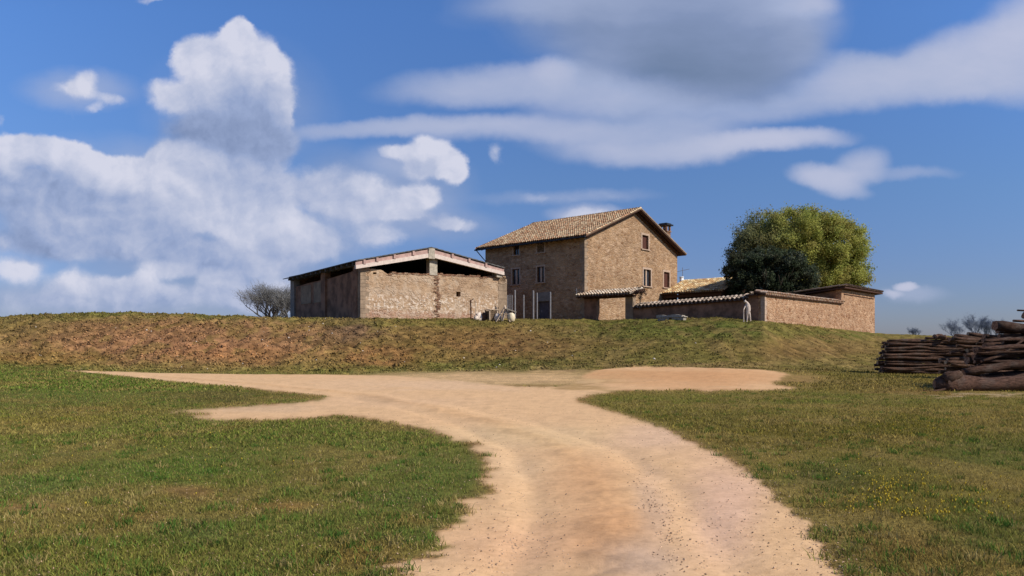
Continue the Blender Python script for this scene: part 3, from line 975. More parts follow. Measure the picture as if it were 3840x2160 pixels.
def pebbles(name, X, Y, rg, smin, smax, colors, label, cat='gravel'):
    n = len(X)
    Z = terrain(X, Y)
    s = rg.uniform(smin, smax, n) ** 1.0
    base = np.array([(1, 0, 0), (-1, 0, 0), (0, 1, 0), (0, -1, 0), (0, 0, .8), (0, 0, -.5)], float)
    P = base[None] * s[:, None, None] * rg.uniform(0.55, 1.25, (n, 6, 1))
    th = rg.uniform(0, 2 * np.pi, n)
    cs, sn = np.cos(th)[:, None], np.sin(th)[:, None]
    x, y = P[..., 0] * cs - P[..., 1] * sn, P[..., 0] * sn + P[..., 1] * cs
    P = np.stack([x + X[:, None], y + Y[:, None], P[..., 2] + (Z + s * 0.2)[:, None]], -1).reshape(-1, 3)
    tri = np.array([(0, 2, 4), (2, 1, 4), (1, 3, 4), (3, 0, 4), (2, 0, 5), (1, 2, 5), (3, 1, 5), (0, 3, 5)])
    F = (np.arange(n) * 6)[:, None, None] + tri[None]
    me = np_mesh(name, P, F.reshape(-1, 3), np.repeat(colors, 6, axis=0))
    return tag(link(name, me, 'clay_tiles'), label, cat, kind='stuff')


# gravel along the middle of the near road and its right edge
X, Y, rg = scatter(60000, 4.4, 20, 201, power=1.2)
Z = terrain(X, Y)
u, v = proj(X, Y, Z)
rmk = road_mask(X, Y, Z)
band = np.exp(-(((u - (2400 + (v - 1700) * 0.02)) / 95) ** 2)) * ss(v, 1680, 1950) + 0.8 * np.exp(-(((u - 2330) / 170) ** 2)) * ss(v, 1980, 2120)
edge_u = np.interp(v, [1500, 1580, 1680, 1800, 1950, 2100, 2250], [2170, 2400, 2640, 2840, 3000, 3130, 3250])
band = band + 0.8 * np.exp(-(((u - edge_u) / 45) ** 2)) + 0.03
kp = (rg.random(len(X)) < np.clip(band + .13, 0, 1) * (0.4 + fbm(X * 3, Y * 3, 3, 7))) & (u < 3300)
cc = np.array(lin(184, 156, 130)) * rg.uniform(0.35, 1.45, (kp.sum(), 1))
pebbles('gravel', X[kp], Y[kp], rg, .003, .012, cc, 'fine grey gravel strewn over the near road')
# clods and stones on the earth bank
X, Y, rg = scatter(42000, 43.2, 61, 202, r0=-0.72, r1=0.3)
Z = terrain(X, Y)
u, v = proj(X, Y, Z)
kp = (rg.random(len(X)) < np.clip(1.25 - u / 2300, 0.12, 1) * (fbm(X * 1.5, Y * 1.5, 3, 22) > 0.40)) & ~road_mask(X, Y, Z) & (v < 1392)
cc = base_cols(u[kp], v[kp], X[kp], Y[kp])[0] * rg.uniform(0.55, 1.55, (kp.sum(), 1))
wh = rg.random(kp.sum()) < 0.006
cc[wh] = (.6, .53, .45)
pebbles('earth_clods', X[kp], Y[kp], rg, .02, .11, cc, 'clods and small stones on the ploughed bank', 'earth clods')
# yellow flowers in the right-hand grass
fl = []
rg = np.random.default_rng(5)
for cu_, cv_, ru, rv, k in ((3330, 1900, 240, 50, 55), (3460, 1840, 300, 80, 40), (3300, 1790, 300, 60, 50), (3480, 1940, 130, 16, 35), (3450, 1600, 300, 40, 50), (3650, 1900, 150, 60, 40), (3330, 1840, 60, 40, 50), (600, 1750, 500, 200, 25)):
    uu, vv = rg.normal(cu_, ru * .5, k), rg.normal(cv_, rv * .5, k)
    yy = EYE * FPX / (vv - HV)
    fl.append(np.stack([(uu - CU) / FPX * yy, yy], -1))
fl = np.concatenate(fl)
n = len(fl)
zz = terrain(fl[:, 0], fl[:, 1]) + rg.uniform(.04, .075, n)
s = rg.uniform(.006, .012, n)
quad = np.array([(-1, 0, 0), (0, -1, 0.3), (1, 0, 0), (0, 1, 0.3), (0, 0, -3)], float)
P = quad[None] * s[:, None, None] + np.stack([fl[:, 0], fl[:, 1], zz], -1)[:, None]
tri = np.array([(0, 1, 2), (0, 2, 3), (0, 4, 1), (1, 4, 2), (2, 4, 3), (3, 4, 0)])
F = ((np.arange(n) * 5)[:, None, None] + tri[None]).reshape(-1, 3)
me = np_mesh('wildflowers', P.reshape(-1, 3), F, np.tile(np.array((.62, .46, .06)), (n * 5, 1)))
tag(link('wildflowers', me, 'blades'), 'tiny yellow wildflowers dotted in the right-hand grass', 'flowers', kind='stuff')


# ------------------------------------------------------------------ building helpers
class Frame:
    """local axes of a building: x along the sunlit front, y away from the viewer on the left"""
    def __init__(s, ox, oy, oz, deg):
        s.o = Vector((ox, oy, oz))
        s.rz = R(deg)
        s.d1 = Vector((math.cos(s.rz), math.sin(s.rz), 0))
        s.d2 = Vector((-math.sin(s.rz), math.cos(s.rz), 0))

    def hit(s, axis, off, u, v):
        """where the line of sight (u,v) meets the local plane x=off or y=off -> (other coordinate, z)"""
        e = Vector((0, 0, EYE)) - s.o
        d = Vector(((u - CU) / FPX, 1, (HV - v) / FPX))
        n = s.d1 if axis == 'x' else s.d2
        k = (off - e.dot(n)) / d.dot(n)
        p = e + d * k
        return (p.dot(s.d2) if axis == 'x' else p.dot(s.d1)), p.z

    def world(s, x, y, z):
        return s.o + s.d1 * x + s.d2 * y + Vector((0, 0, z))


def tile_roof(name, parent, O, Ud, Sd, width, length, rng, pitch=.24, course=.36, rad=.115, cols=None, under=True, jitter=.012):
    """rows of curved clay tiles. O eave corner, Ud along the eave, Sd up the slope (unit vectors)"""
    O, Ud, Sd = Vector(O), Vector(Ud).normalized(), Vector(Sd).normalized()
    N = Ud.cross(Sd)
    if N.z < 0:
        N = -N
    cols = cols or [(.52, .34, .20), (.60, .43, .26), (.42, .24, .14), (.66, .51, .33), (.32, .19, .11), (.50, .37, .24), (.54, .29, .16)]
    Vv, F, K = [], [], []
    nu, nl = int(width / pitch), max(1, int(round(length / course)))
    pitch = width / nu
    course = length / nl
    seg = 5
    for i in range(nu):
        for kind in (0, 1):                      # channel, cover
            cx = (i + 0.5 + (0.5 if kind else 0)) * pitch
            if kind and i == nu - 1:
                cx = (i + 0.98) * pitch
            for j in range(nl):
                c = Vector(rng.choice(cols)) * rng.uniform(.8, 1.2)
                jx, jz = rng.uniform(-jitter, jitter), rng.uniform(0, jitter)
                k = len(Vv)
                for e, (ll, r_) in enumerate(((j * course - (0.02 + rng.uniform(0, .02)), rad * 1.06), ((j + 1) * course + .03, rad * .86))):
                    for q in range(seg):
                        a = math.pi * q / (seg - 1)
                        x = math.cos(a) * r_
                        z = math.sin(a) * r_ * .85
                        if kind == 0:
                            z = .07 - z
                        else:
                            z = .055 + z
                        z += jz + (.03 if e == 0 else 0)
                        Vv.append(O + Ud * (cx + x + jx) + Sd * ll + N * z)
                        K.append(c)
                for q in range(seg - 1):
                    F.append((k + q, k + q + 1, k + seg + q + 1, k + seg + q))
    me = np_mesh(name, np.array([tuple(p) for p in Vv]), np.array(F), np.array([tuple(c) for c in K]))
    o = link(name, me, 'clay_tiles', parent)
    if under:
        b = MB()
        p = [O + N * -.11, O + Ud * width + N * -.11, O + Ud * width + Sd * length + N * -.11, O + Sd * length + N * -.11]
        b.hexa(p + [q + N * .10 for q in p])
        b.build('roof_boarding', 'dark_wood', o)
    return o


def window(parent, fr, axis, off, u0, u1, v0, v1, style, inward, sur=0.16, sill=True):
    """window built in its wall: pale surround, wooden frame, panes; returns hole rectangle (a0,a1,z0,z1)"""
    a0, z1a = fr.hit(axis, off, u0, v0)
    a1, z0a = fr.hit(axis, off, u1, v1)
    a0, a1 = min(a0, a1), max(a0, a1)
    z0, z1 = min(z0a, z1a), max(z0a, z1a)

    def P(a, z, d):      # d: metres into the wall
        return (a, off + d, z) if axis == 'y' else (off + d, a, z)
    W_ = thing('window', None, None)
    bpy.data.objects.remove(W_)
    s = MB()

    def bx(m, b0, b1, y0, y1, d0, d1):
        m.hexa([P(b0, y0, d0), P(b1, y0, d0), P(b1, y0, d1), P(b0, y0, d1), P(b0, y1, d0), P(b1, y1, d0), P(b1, y1, d1), P(b0, y1, d1)])
    bx(s, a0 - sur, a0 - .004, z0, z1 + sur, -.03, .12)
    bx(s, a1 + .004, a1 + sur, z0, z1 + sur, -.03, .12)
    bx(s, a0 - .004, a1 + .004, z1 + .004, z1 + sur, -.028, .12)
    so = s.build('window', 'pale_surround', parent)
    if sill:
        k = MB()
        bx(k, a0 - sur - .05, a1 + sur + .05, z0 - .1, z0 - .004, -.14, .16)
        k.build('sill', 'pale_surround', so)
    f = MB()
    fw = .07
    dd0, dd1 = .16, .22
    bx(f, a0 + .002, a0 + fw, z0, z1 - .004, dd0, dd1)
    bx(f, a1 - fw, a1 - .002, z0, z1 - .004, dd0, dd1)
    bx(f, a0 + fw, a1 - fw, z1 - fw, z1 - .004, dd0, dd1)
    bx(f, a0 + fw, a1 - fw, z0, z0 + fw, dd0, dd1)
    if style == 'glass':
        m_ = (a0 + a1) / 2
        bx(f, m_ - .05, m_ + .05, z0 + fw, z1 - fw, dd0 + .003, dd1)
    f.build('window_frame', 'shutter_wood', so)
    g = MB()
    bx(g, a0 + fw, a1 - fw, z0 + fw, z1 - fw, .185, .205)
    g.build('shutter' if style == 'shutter' else 'pane', 'shutter_wood' if style == 'shutter' else 'window_glass', so)
    if style == 'curtain':
        c = MB()
        m_ = (a0 + a1) / 2
        bx(c, m_ - .11, m_ + .11, z0 + fw, z1 - fw, .10, .15)
        c.build('window_mullion', 'pale_surround', so)
    return [(a0, z0), (a1, z0), (a1, z1), (a0, z1)]


rng = random.Random(7)

# ------------------------------------------------------------------ farmhouse
HF = Frame(6.62, 68.0, 0.0, 48.4)
HOUSE = thing('farmhouse', 'three-storey stone farmhouse with clay tile gable roof and chimney', 'house', HF.o, HF.rz)
GW, GL = 17.0, 12.5                 # gable width, length of the shaded side
ZE, ZR, ZB = 11.75, 15.15, 2.6       # eave, ridge, below the ground
MID = GW / 2
holes_g = [window(HOUSE, HF, 'y', 0, 2408, 2431, 880, 937, 'shutter', 1, .2),
           window(HOUSE, HF, 'y', 0, 2413, 2440, 1009, 1075, 'curtain', 1, .2),
           window(HOUSE, HF, 'y', 0, 2489, 2510, 1019, 1080, 'shutter', 1, .2)]
holes_s = [window(HOUSE, HF, 'x', 0, 1926, 1947, 917, 955, 'glass', 1, .16),
           window(HOUSE, HF, 'x', 0, 2015, 2041, 902, 945, 'glass', 1, .16),
           window(HOUSE, HF, 'x', 0, 1921, 1948, 1010, 1066, 'curtain', 1, .14),
           window(HOUSE, HF, 'x', 0, 2014, 2040, 1001, 1058, 'curtain', 1, .14)]
da, dz1 = HF.hit('x', 0, 2018, 1131)
db, _ = HF.hit('x', 0, 2060, 1131)
d0, d1_ = min(da, db), max(da, db)
door_hole = [(d0, ZB + .1), (d1_, ZB + .1), (d1_, dz1), (d0, dz1)]
TH = .5
w = MB().slab([(0, ZB), (GW, ZB), (GW, ZE), (MID, ZR), (0, ZE)], holes_g, lambda a, z, k: (a, k * TH, z))
w.build('gable_wall', 'house_stone', HOUSE)
w = MB().slab([(TH, ZB), (GL, ZB), (GL, ZE), (TH, ZE)], holes_s + [door_hole], lambda a, z, k: (k * TH, a, z))
w.build('side_wall', 'house_stone', HOUSE)
w = MB().slab([(TH, ZB), (GL, ZB), (GL, ZE), (TH, ZE)], [], lambda a, z, k: (GW - TH + k * TH, a, z))
w.build('side_wall', 'house_stone', HOUSE)
w = MB().slab([(TH, ZB), (GW - TH, ZB), (GW - TH, ZE), (MID, ZR - .1), (TH, ZE)], [], lambda a, z, k: (a, GL - TH + k * TH, z))
w.build('gable_wall', 'house_stone', HOUSE)
# quoins at the near corner
q = MB()
z = ZB
i = 0
while z < ZE - .2:
    hh = rng.uniform(.28, .42)
    e = .5 if i % 2 else .3
    q.box(-.03, e, -.03, (.8 - e), z, z + hh - .02)
    z += hh
    i += 1
q.build('corner_stones', 'plaster', HOUSE)
dd = MB()
dd.box(.2, .28, d0 + .005, d1_ - .005, ZB + .1, dz1 - .005)
dr = dd.build('door', 'grey_door', HOUSE)
MB().box(.15, .2, d1_ - .35, d1_ - .22, 4.9, 5.1).build('handle', 'galvanised', dr)
dd = MB()
dd.box(-.02, .15, d0 - .15, d1_ + .15, dz1 + .003, dz1 + .28)
dd.build('lintel', 'grey_plaster', HOUSE)
_, zz1 = HF.hit('x', 0, 2040, 1096)
MB().box(-.012, .1, d0 - .15, d1_ + .05, dz1 + .285, zz1).build('plaster_panel', 'grey_plaster', HOUSE)
# roof
OV, OG = .75, .7                     # eave and verge overhang
sl = math.atan2(ZR - ZE, MID)
drop = math.tan(sl) * OV
rlen = (MID + OV) / math.cos(sl)
wd = GL + 2 * OG
tile_roof('roof', HOUSE, (-OV, GL + OG, ZE - drop + .14), (0, -1, 0), (math.cos(sl), 0, math.sin(sl)), wd, rlen, rng)
tile_roof('roof', HOUSE, (GW + OV, -OG, ZE - drop + .14), (0, 1, 0), (-math.cos(sl), 0, math.sin(sl)), wd, rlen, rng)
rt = MB()
yy = -OG
while yy < GL + OG:
    rt.tube([(MID, yy, ZR + .20), (MID, yy + .42, ZR + .17)], [.16, .13], 8)
    yy += .38
rt.build('ridge_tiles', 'clay_flat' if 'clay_flat' in MATS else 'plaster', HOUSE)
# verge tile courses and the brick-coloured cornice below them
vt = MB()
for sgn, x0 in ((1, -OV), (-1, GW + OV)):
    n_ = 24
    for k in range(n_):
        a, b = k / n_ * rlen, (k + 1.08) / n_ * rlen
        pa = (x0 + sgn * math.cos(sl) * a, -OG + .06, ZE - drop + .22 + math.sin(sl) * a)
        pb = (x0 + sgn * math.cos(sl) * b, -OG + .06, ZE - drop + .19 + math.sin(sl) * b)
        vt.tube([pa, pb], [.125, .10], 7)
vt.build('verge_tiles', 'plaster', HOUSE)
co_ = MB()
for sgn, x0 in ((1, -OV), (-1, GW + OV)):
    for (yb, zb, w_) in ((-OG + .15, -.12, .12), (-.12, -.30, .22)):
        s0 = .35 if yb < -.3 else OV + .02
        a = Vector((x0 + sgn * s0, yb, ZE - drop + .14 + zb + math.tan(sl) * s0))
        b = Vector((MID - sgn * .02, yb, ZE - drop + .14 + zb + math.tan(sl) * (MID + OV)))
        co_.beam(a, b, w_, .16)
co_.build('gable_trim', 'dark_wood', HOUSE)
k = 0.4
while k < GL + .2:
    for x0, x1, z0, z1 in ((-OV + .08, .3, ZE - drop + .02, ZE + .10), (GW + OV - .08, GW - .3, ZE - drop + .02, ZE + .10)):
        MB().beam((x0, k, z0 - .03), (x1, k, z1 - .03), .1, .14).build('rafter', 'dark_wood', HOUSE)
    k += .6
g = MB()
g.tube([(-OV - .1, -OG, ZE - drop + .04), (-OV - .1, GL + OG, ZE - drop + .0)], .075, 8)
g.tube([(-OV - .1, GL + .5, ZE - drop), (-.35, GL + .1, ZE - drop - .75), (-.1, GL - .1, ZE - drop - 1.1), (-.1, GL - .1, 4)], .05, 6)
g.build('gutter', 'black_metal', HOUSE)
# chimney
ch = MB()
cx, cy, cw = 16.35, 1.1, .42
ch.box(cx - cw, cx + cw, cy - cw, cy + cw, 12.0, 14.15)
chi = ch.build('chimney', 'broken_brick', HOUSE)
cc_ = MB()
for sx in (-1, 1):
    for sy in (-1, 1):
        cc_.box(cx + sx * .34 - .09, cx + sx * .34 + .09, cy + sy * .34 - .09, cy + sy * .34 + .09, 14.152, 14.72)
cc_.box(cx - .5, cx + .5, cy - .5, cy + .5, 14.03, 14.14)
cc_.build('chimney_posts', 'broken_brick', chi)
MB().box(cx - .68, cx + .68, cy - .62, cy + .62, 14.722, 14.87).box(cx - .5, cx + .5, cy - .46, cy + .46, 14.872, 14.98).build('chimney_cap', 'black_metal', chi)

# ------------------------------------------------------------------ courtyard wall in line with the shaded side
def coping(name, parent, a, b, zc, width, rng, along='x', slope=-1, pitch=.235, rad=.10, cols=None):
    """short tiles laid across the top of a wall from a to b (local x,y), eave towards slope side"""
    pass


CW = thing('courtyard_wall', 'low shaded courtyard wall with pale scalloped tile coping', 'wall', HF.o, HF.rz)
# gateway between y=-1.3 and y=-4.4 ; wall from -5.1 to -16.9 along local -y, outer face at x=0
KY = -16.9
ZW = 5.0
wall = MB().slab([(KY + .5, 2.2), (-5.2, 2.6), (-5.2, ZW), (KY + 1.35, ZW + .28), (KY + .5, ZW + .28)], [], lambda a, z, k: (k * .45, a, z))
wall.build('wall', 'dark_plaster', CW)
white_tiles = [(.34, .27, .21), (.42, .34, .27), (.27, .21, .16), (.38, .29, .22)]
L_ = (-5.3) - (KY + 1.35)
t_ = Vector((0, -1, (.28) / L_)).normalized()
tile_roof('coping_tiles', CW, (-.22, -5.3, ZW - .02), t_, Vector((math.cos(.42), 0, math.sin(.42))), L_, .75, rng, pitch=.36, course=.38, rad=.155, cols=white_tiles, under=True)

GT = thing('gateway', 'tile-roofed stone gateway between the farmhouse and courtyard wall', 'gateway', HF.o, HF.rz)
g0, _ = HF.hit('x', 0, 2238, 1150)
g1, _ = HF.hit('x', 0, 2346, 1150)
_, zt = HF.hit('x', 0, 2300, 1117)
e1, ze1 = HF.hit('x', -.8, 2372, 1088)
e0, ze0 = HF.hit('x', -.8, 2160, 1106)
ZG = 6.15
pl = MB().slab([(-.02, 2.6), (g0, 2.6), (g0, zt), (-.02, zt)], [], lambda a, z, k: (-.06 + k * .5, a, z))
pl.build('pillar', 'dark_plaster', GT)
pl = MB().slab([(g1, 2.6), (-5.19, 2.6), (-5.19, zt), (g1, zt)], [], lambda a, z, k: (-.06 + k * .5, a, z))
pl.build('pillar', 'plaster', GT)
MB().box(-.10, .48, -5.19, -.02, zt + .003, ZG - .05).build('lintel', 'dark_wood', GT)
gw_ = e0 - e1
sg = .26
tile_roof('roof', GT, (-.85, e1, ZG + .0), (0, 1, 0), (math.cos(sg), 0, math.sin(sg)), gw_, 2.1, rng, pitch=.3, rad=.135, cols=[(.58, .46, .34), (.66, .52, .38), (.50, .36, .25), (.70, .6, .48)])
k = e1 + .3
while k < e0:
    MB().beam((-.75, k, ZG - .13), (.4, k, ZG + .17), .09, .12).build('rafter', 'dark_wood', GT)
    k += .55
# little iron finial at the far end of that roof
fy, fz = HF.hit('x', -.6, 2162, 1098)
fn = MB().tube([(-.6, fy, ZG + .1), (-.6, fy, ZG + .75)], .03, 6).tube([(-.6, fy - .18, ZG + .45), (-.6, fy + .2, ZG + .62)], .025, 6)
fn.build('finial', 'galvanised', GT)

# ------------------------------------------------------------------ perimeter wall and corner outbuilding
PF = Frame(6.62 + .748 * 16.9, 68.0 - .664 * 16.9, 0.0, 48.4)
PW_ = thing('perimeter_wall', 'tall sunlit rubble wall sloping away right of the statue', 'wall', PF.o, PF.rz)
t1_, _ = PF.hit('y', 0, 3155, 1150)
t2_, _ = PF.hit('y', 0, 3280, 1150)
w = MB().slab([(0, 1.6), (t1_, 1.2), (t1_, 5.72), (0, 5.62)], [], lambda a, z, k: (a, k * .5, z))
w.build('wall', 'perimeter_stone', PW_)
w = MB().slab([(.5, 1.8), (1.35, 1.8), (1.35, 5.62), (.5, 5.62)], [], lambda a, z, k: (k * .5, a, z))
w.build('wall_return', 'dark_plaster', PW_)
q = MB()
z = 1.8
i = 0
while z < 5.4:
    hh = rng.uniform(.3, .42)
    e = .42 if i % 2 else .26
    q.box(-.025, e, -.025, .3, z, z + hh - .015)
    z += hh
    i += 1
q.build('corner_stones', 'pale_surround', PW_)
tl = [(.58, .40, .28), (.64, .48, .35), (.48, .30, .2), (.54, .42, .32)]
tile_roof('coping_tiles', PW_, (-.35, -.2, 5.60), Vector((1, 0, .1 / t1_)), Vector((0, math.cos(.25), math.sin(.25))), t1_ + .4, .9, rng, pitch=.34, course=.45, rad=.15, cols=tl)
tile_roof('coping_tiles', PW_, (-.28, 1.45, 5.60), Vector((0, -1, 0)), Vector((math.cos(.2), 0, math.sin(.2))), 1.2, .5, rng, pitch=.34, course=.5, rad=.14, cols=white_tiles)

OB = thing('outbuilding', 'square stone outbuilding with thin dark sloping roof ending the wall', 'outbuilding', PF.o, PF.rz)
za, zb = 6.95, 7.05
dep = 8.2
bk = 6.1
hole_t = []
w = MB().slab([(t1_ + .003, 1.2), (t2_, 1.0), (t2_, zb), (t1_ + .003, za)], hole_t, lambda a, z, k: (a, -.01 + k * .5, z))
w.build('front_wall', 'perimeter_stone', OB)
w = MB().slab([(.49, 1.2), (dep, 1.2), (dep, bk - .1), (.49, za - .06)], [], lambda a, z, k: (t1_ + .003 + k * .45, a, z))
w.build('side_wall', 'dark_plaster', OB)
w = MB().slab([(.49, 1.0), (dep, 1.2), (dep, bk - .1), (.49, zb - .06)], [], lambda a, z, k: (t2_ - .45 + k * .45, a, z))
w.build('side_wall', 'dark_plaster', OB)
MB().box(t1_ + .46, t2_ - .46, dep - .4, dep, 1.2, bk - .1).build('rear_wall', 'dark_plaster', OB)
r_ = MB()
p = [(t1_ - .55, -.5, za + .10), (t2_ + 1.1, -.5, zb + .06), (t2_ + 1.1, dep + .4, bk), (t1_ - .55, dep + .4, bk)]
r_.hexa(p + [(x, y, z + .13) for x, y, z in p])
rr_ = r_.build('roof', 'dark_wood', OB)
tile_roof('roof_tiles', rr_, (t1_ - .55, -.55, za + .33), Vector((1, 0, 0)), Vector((0, dep + .9, bk - za)).normalized(), t2_ - t1_ + 1.6, dep + .9, rng, pitch=.34, course=.6, rad=.13, cols=[(.30, .22, .17), (.36, .27, .20), (.26, .18, .13)], under=False)
MB().box(t1_ + .7, t2_ - .5, -.06, -.012, za - .42, za - .34).build('eave_course', 'dark_wood', OB)

# ------------------------------------------------------------------ open shed with yellow tiles in the courtyard
SH = thing('open_shed', 'low open-fronted shed with yellowish tile roof beside the farmhouse', 'shed', HF.o, HF.rz)
sx, _ = HF.hit('y', 0, 2483, 1102)
ZS = 7.12
yr, _ = HF.hit('x', sx, 2706, 1086)
sw = -yr
yel = [(.74, .50, .24), (.80, .60, .32), (.60, .36, .17), (.84, .70, .44), (.48, .30, .16)]
sls = math.atan2(1.5, 4.2)
tile_roof('roof', SH, (sx - .35, .0 - .02, ZS), (0, -1, 0), (math.cos(sls), 0, math.sin(sls)), sw + .3, 4.9, rng, pitch=.27, rad=.125, cols=yel)
tile_roof('roof', SH, (sx + 8.9, -sw - .3, ZS), (0, 1, 0), (-math.cos(sls), 0, math.sin(sls)), sw + .2, 4.9, rng, pitch=.27, rad=.125, cols=yel)
sh_ = MB()
sh_.box(sx + 4.0, sx + 4.3, -sw, -.05, 2.6, ZS + 1.2)
sh_.build('rear_wall', 'dark_wood', SH)
MB().box(sx + 3.25, sx + 8.6, -.3, -.06, 2.6, ZS + .3).build('end_wall', 'dark_wood', SH)
MB().slab([(sx, 2.6), (sx + 8.6, 2.6), (sx + 8.6, ZS), (sx + 4.3, ZS + 1.35), (sx, ZS)], [], lambda a, z, k: (a, -sw + k * .3, z)).build('end_wall', 'dark_wood', SH)
MB().box(sx - .05, sx + .2, -sw, -.05, ZS - .45, ZS - .14).build('beam', 'dark_wood', SH)
for yy in (-.3, -sw + .2):
    MB().box(sx, sx + .22, yy - .11, yy + .11, 2.6, ZS - .46).build('post', 'dark_wood', SH)
# extra dark lean-to running on behind the courtyard wall
MB().box(sx + .6, sx + .8, -sw - 4.6, -sw - .03, 2.6, 6.5).build('side_screen', 'dark_wood', SH)

VT = Frame(0, 0, 0, 48.4)
wx, wy = 6.62 + .664 * (sx + 4.6) + .748 * .6, 68 + .748 * (sx + 4.6) - .664 * .6
fac = (2556 - CU) / FPX
wpx = fac * wy
flu = thing('roof_vent', 'white boxy flue standing behind the yellow shed roof', 'flue', (wpx, wy, 0))
MB().tube([(0, 0, ZS + 1.0), (0, 0, 9.15)], .21, 12).build('flue_pipe', 'white_paint', flu, True)
MB().tube([(0, 0, 9.152), (0, 0, 9.25)], [.27, .2], 12).build('flue_cap', 'white_paint', flu)
an = thing('aerial', 'thin grey television aerial above the white flue', 'aerial', (wpx + .25, wy + .6, 0))
MB().tube([(0, 0, ZS + 1.0), (0, 0, 10.3)], .028, 6).build('mast', 'galvanised', an)
am = MB().tube([(-.6, 0, 9.85), (.75, 0, 10.15)], .022, 5)
for k in range(6):
    xx = -.5 + k * .22
    am.tube([(xx, -.28, 9.87 + k * .05), (xx, .28, 9.87 + k * .05)], .014, 4)
am.build('antenna_arm', 'galvanised', an)

# ------------------------------------------------------------------ barn
BF = Frame(-.2034 * 60, 60.0, 0.0, 36.87)
BARN = thing('barn', 'old open-sided stone barn with pinkish verge boards and low gable roof', 'barn', (BF.o.x, BF.o.y, 3.3), BF.rz)
BF.o.z = 3.3


def bh(u, v, axis='y', off=0):
    a, z = BF.hit(axis, off, u, v)
    return a, z


BW = bh(1900, 1100)[0]
BL = bh(1091, 1100, 'x')[0]
top = [(0, bh(1352, 1008)[1])]
for u_, v_ in ((1395, 1008), (1425, 1011), (1434, 1014), (1444, 1022), (1456, 1029), (1470, 1023), (1500, 1026), (1530, 1025), (1560, 1029), (1600, 1028), (1612, 1030), (1622, 1024),
               (1650, 1027), (1660, 1032), (1700, 1032), (1740, 1035), (1790, 1036), (1800, 1042), (1830, 1038), (1862, 1040), (1868, 1037)):
    top.append(bh(u_, v_))
ztop = bh(1868, 1037)[1]
hq = [bh(1711, 1112), bh(1727, 1112), bh(1727, 1094), bh(1711, 1094)]
hq2 = [bh(1399, 1028), bh(1412, 1028), bh(1412, 1021), bh(1399, 1021)]
poly = [(0, -1.2), (BW - .95, -1.2), (BW - .95, ztop)] + top[::-1][1:]
w = MB().slab(poly, [hq, hq2], lambda a, z, k: (a, k * .55, z))
w.build('gable_wall', 'barn_stone', BARN)
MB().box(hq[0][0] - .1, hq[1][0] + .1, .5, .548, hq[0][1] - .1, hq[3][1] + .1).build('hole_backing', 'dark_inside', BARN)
# broken brick pier climbing the middle of the wall, brick edging along the ragged top
pm = bh(1640, 1100)[0]
pb_ = MB()
z = -.6
zt_ = bh(1640, 1026)[1]
while z < zt_:
    w2 = rng.uniform(.08, .26)
    oo = rng.uniform(-.18, .18)
    pb_.box(pm + oo - w2, pm + oo + w2, -rng.uniform(.02, .07), .12, z, z + .09)
    z += rng.uniform(.1, .17)
pb_.build('broken_pier', 'broken_brick', BARN)
pb_ = MB()
for (a, z), (a2, z2) in zip(top[5:-1], top[6:]):
    n_ = max(1, int((a2 - a) / .28))
    for k in range(n_):
        x = a + (a2 - a) * k / n_
        zz = z + (z2 - z) * k / n_
        pb_.box(x - .01, x + (a2 - a) / n_ + .012, -.03 - rng.uniform(0, .01), .5, zz - .06, zz + rng.uniform(.03, .12))
pb_.build('ragged_coping', 'broken_brick', BARN)
q = MB()
z = -.6
i = 0
while z < top[0][1] - .2:
    hh = rng.uniform(.28, .4)
    e = .75 if i % 2 else .45
    q.box(-.025, e, -.025, .5, z, z + hh - .02)
    z += hh
    i += 1
q.build('corner_stones', 'plaster', BARN)
# right-hand pier of pale blocks
rp = MB()
z = -1.0
ze_ = bh(1885, 1060)[1]
while z < ze_:
    e = rng.uniform(-.03, .03)
    rp.box(BW - .945, BW + e, -.03 + e, .5, z, z + .36)
    z += .37
rp.build('end_pier', 'plaster', BARN)
rp = MB()
for k in range(14):
    x = BW - rng.uniform(.1, .95)
    zz = ze_ + rng.uniform(0, .5)
    rp.box(x - .2, x + .12, -.05, .4, zz - .15, zz + .12)
rp.build('broken_pier_top', 'barn_stone', BARN)
# roof geometry, heights above the barn datum
AX, AZ = bh(1620, 926, 'y', -.55)
LX, LZ = bh(1336, 975, 'y', -.55)
RX, RZ = bh(1893, 1003, 'y', -.55)
yA, yB = -.55, BL + .5
rd_ = MB()
zo = bh(1072, 1043, 'x', LX)[1] - LZ
for (x0, z0, x1, z1) in ((LX, LZ, AX, AZ), (AX, AZ, RX, RZ)):
    n_ = 26
    for k in range(n_):
        a, b = k / n_, (k + 1) / n_
        xa, xb = x0 + (x1 - x0) * a, x0 + (x1 - x0) * b
        zza, zzb = z0 + (z1 - z0) * a, z0 + (z1 - z0) * b
        wv_ = .02 if k % 2 else 0
        p = [(xa, yA, zza - .07), (xb, yA, zzb - .07), (xb, yB, zzb - .07 + zo), (xa, yB, zza - .07 + zo)]
        rd_.hexa(p + [(x, y, z + .07 + wv_) for x, y, z in p])
rd_.build('roof', 'sheet_roof', BARN)
vb = MB()
wb = MB()
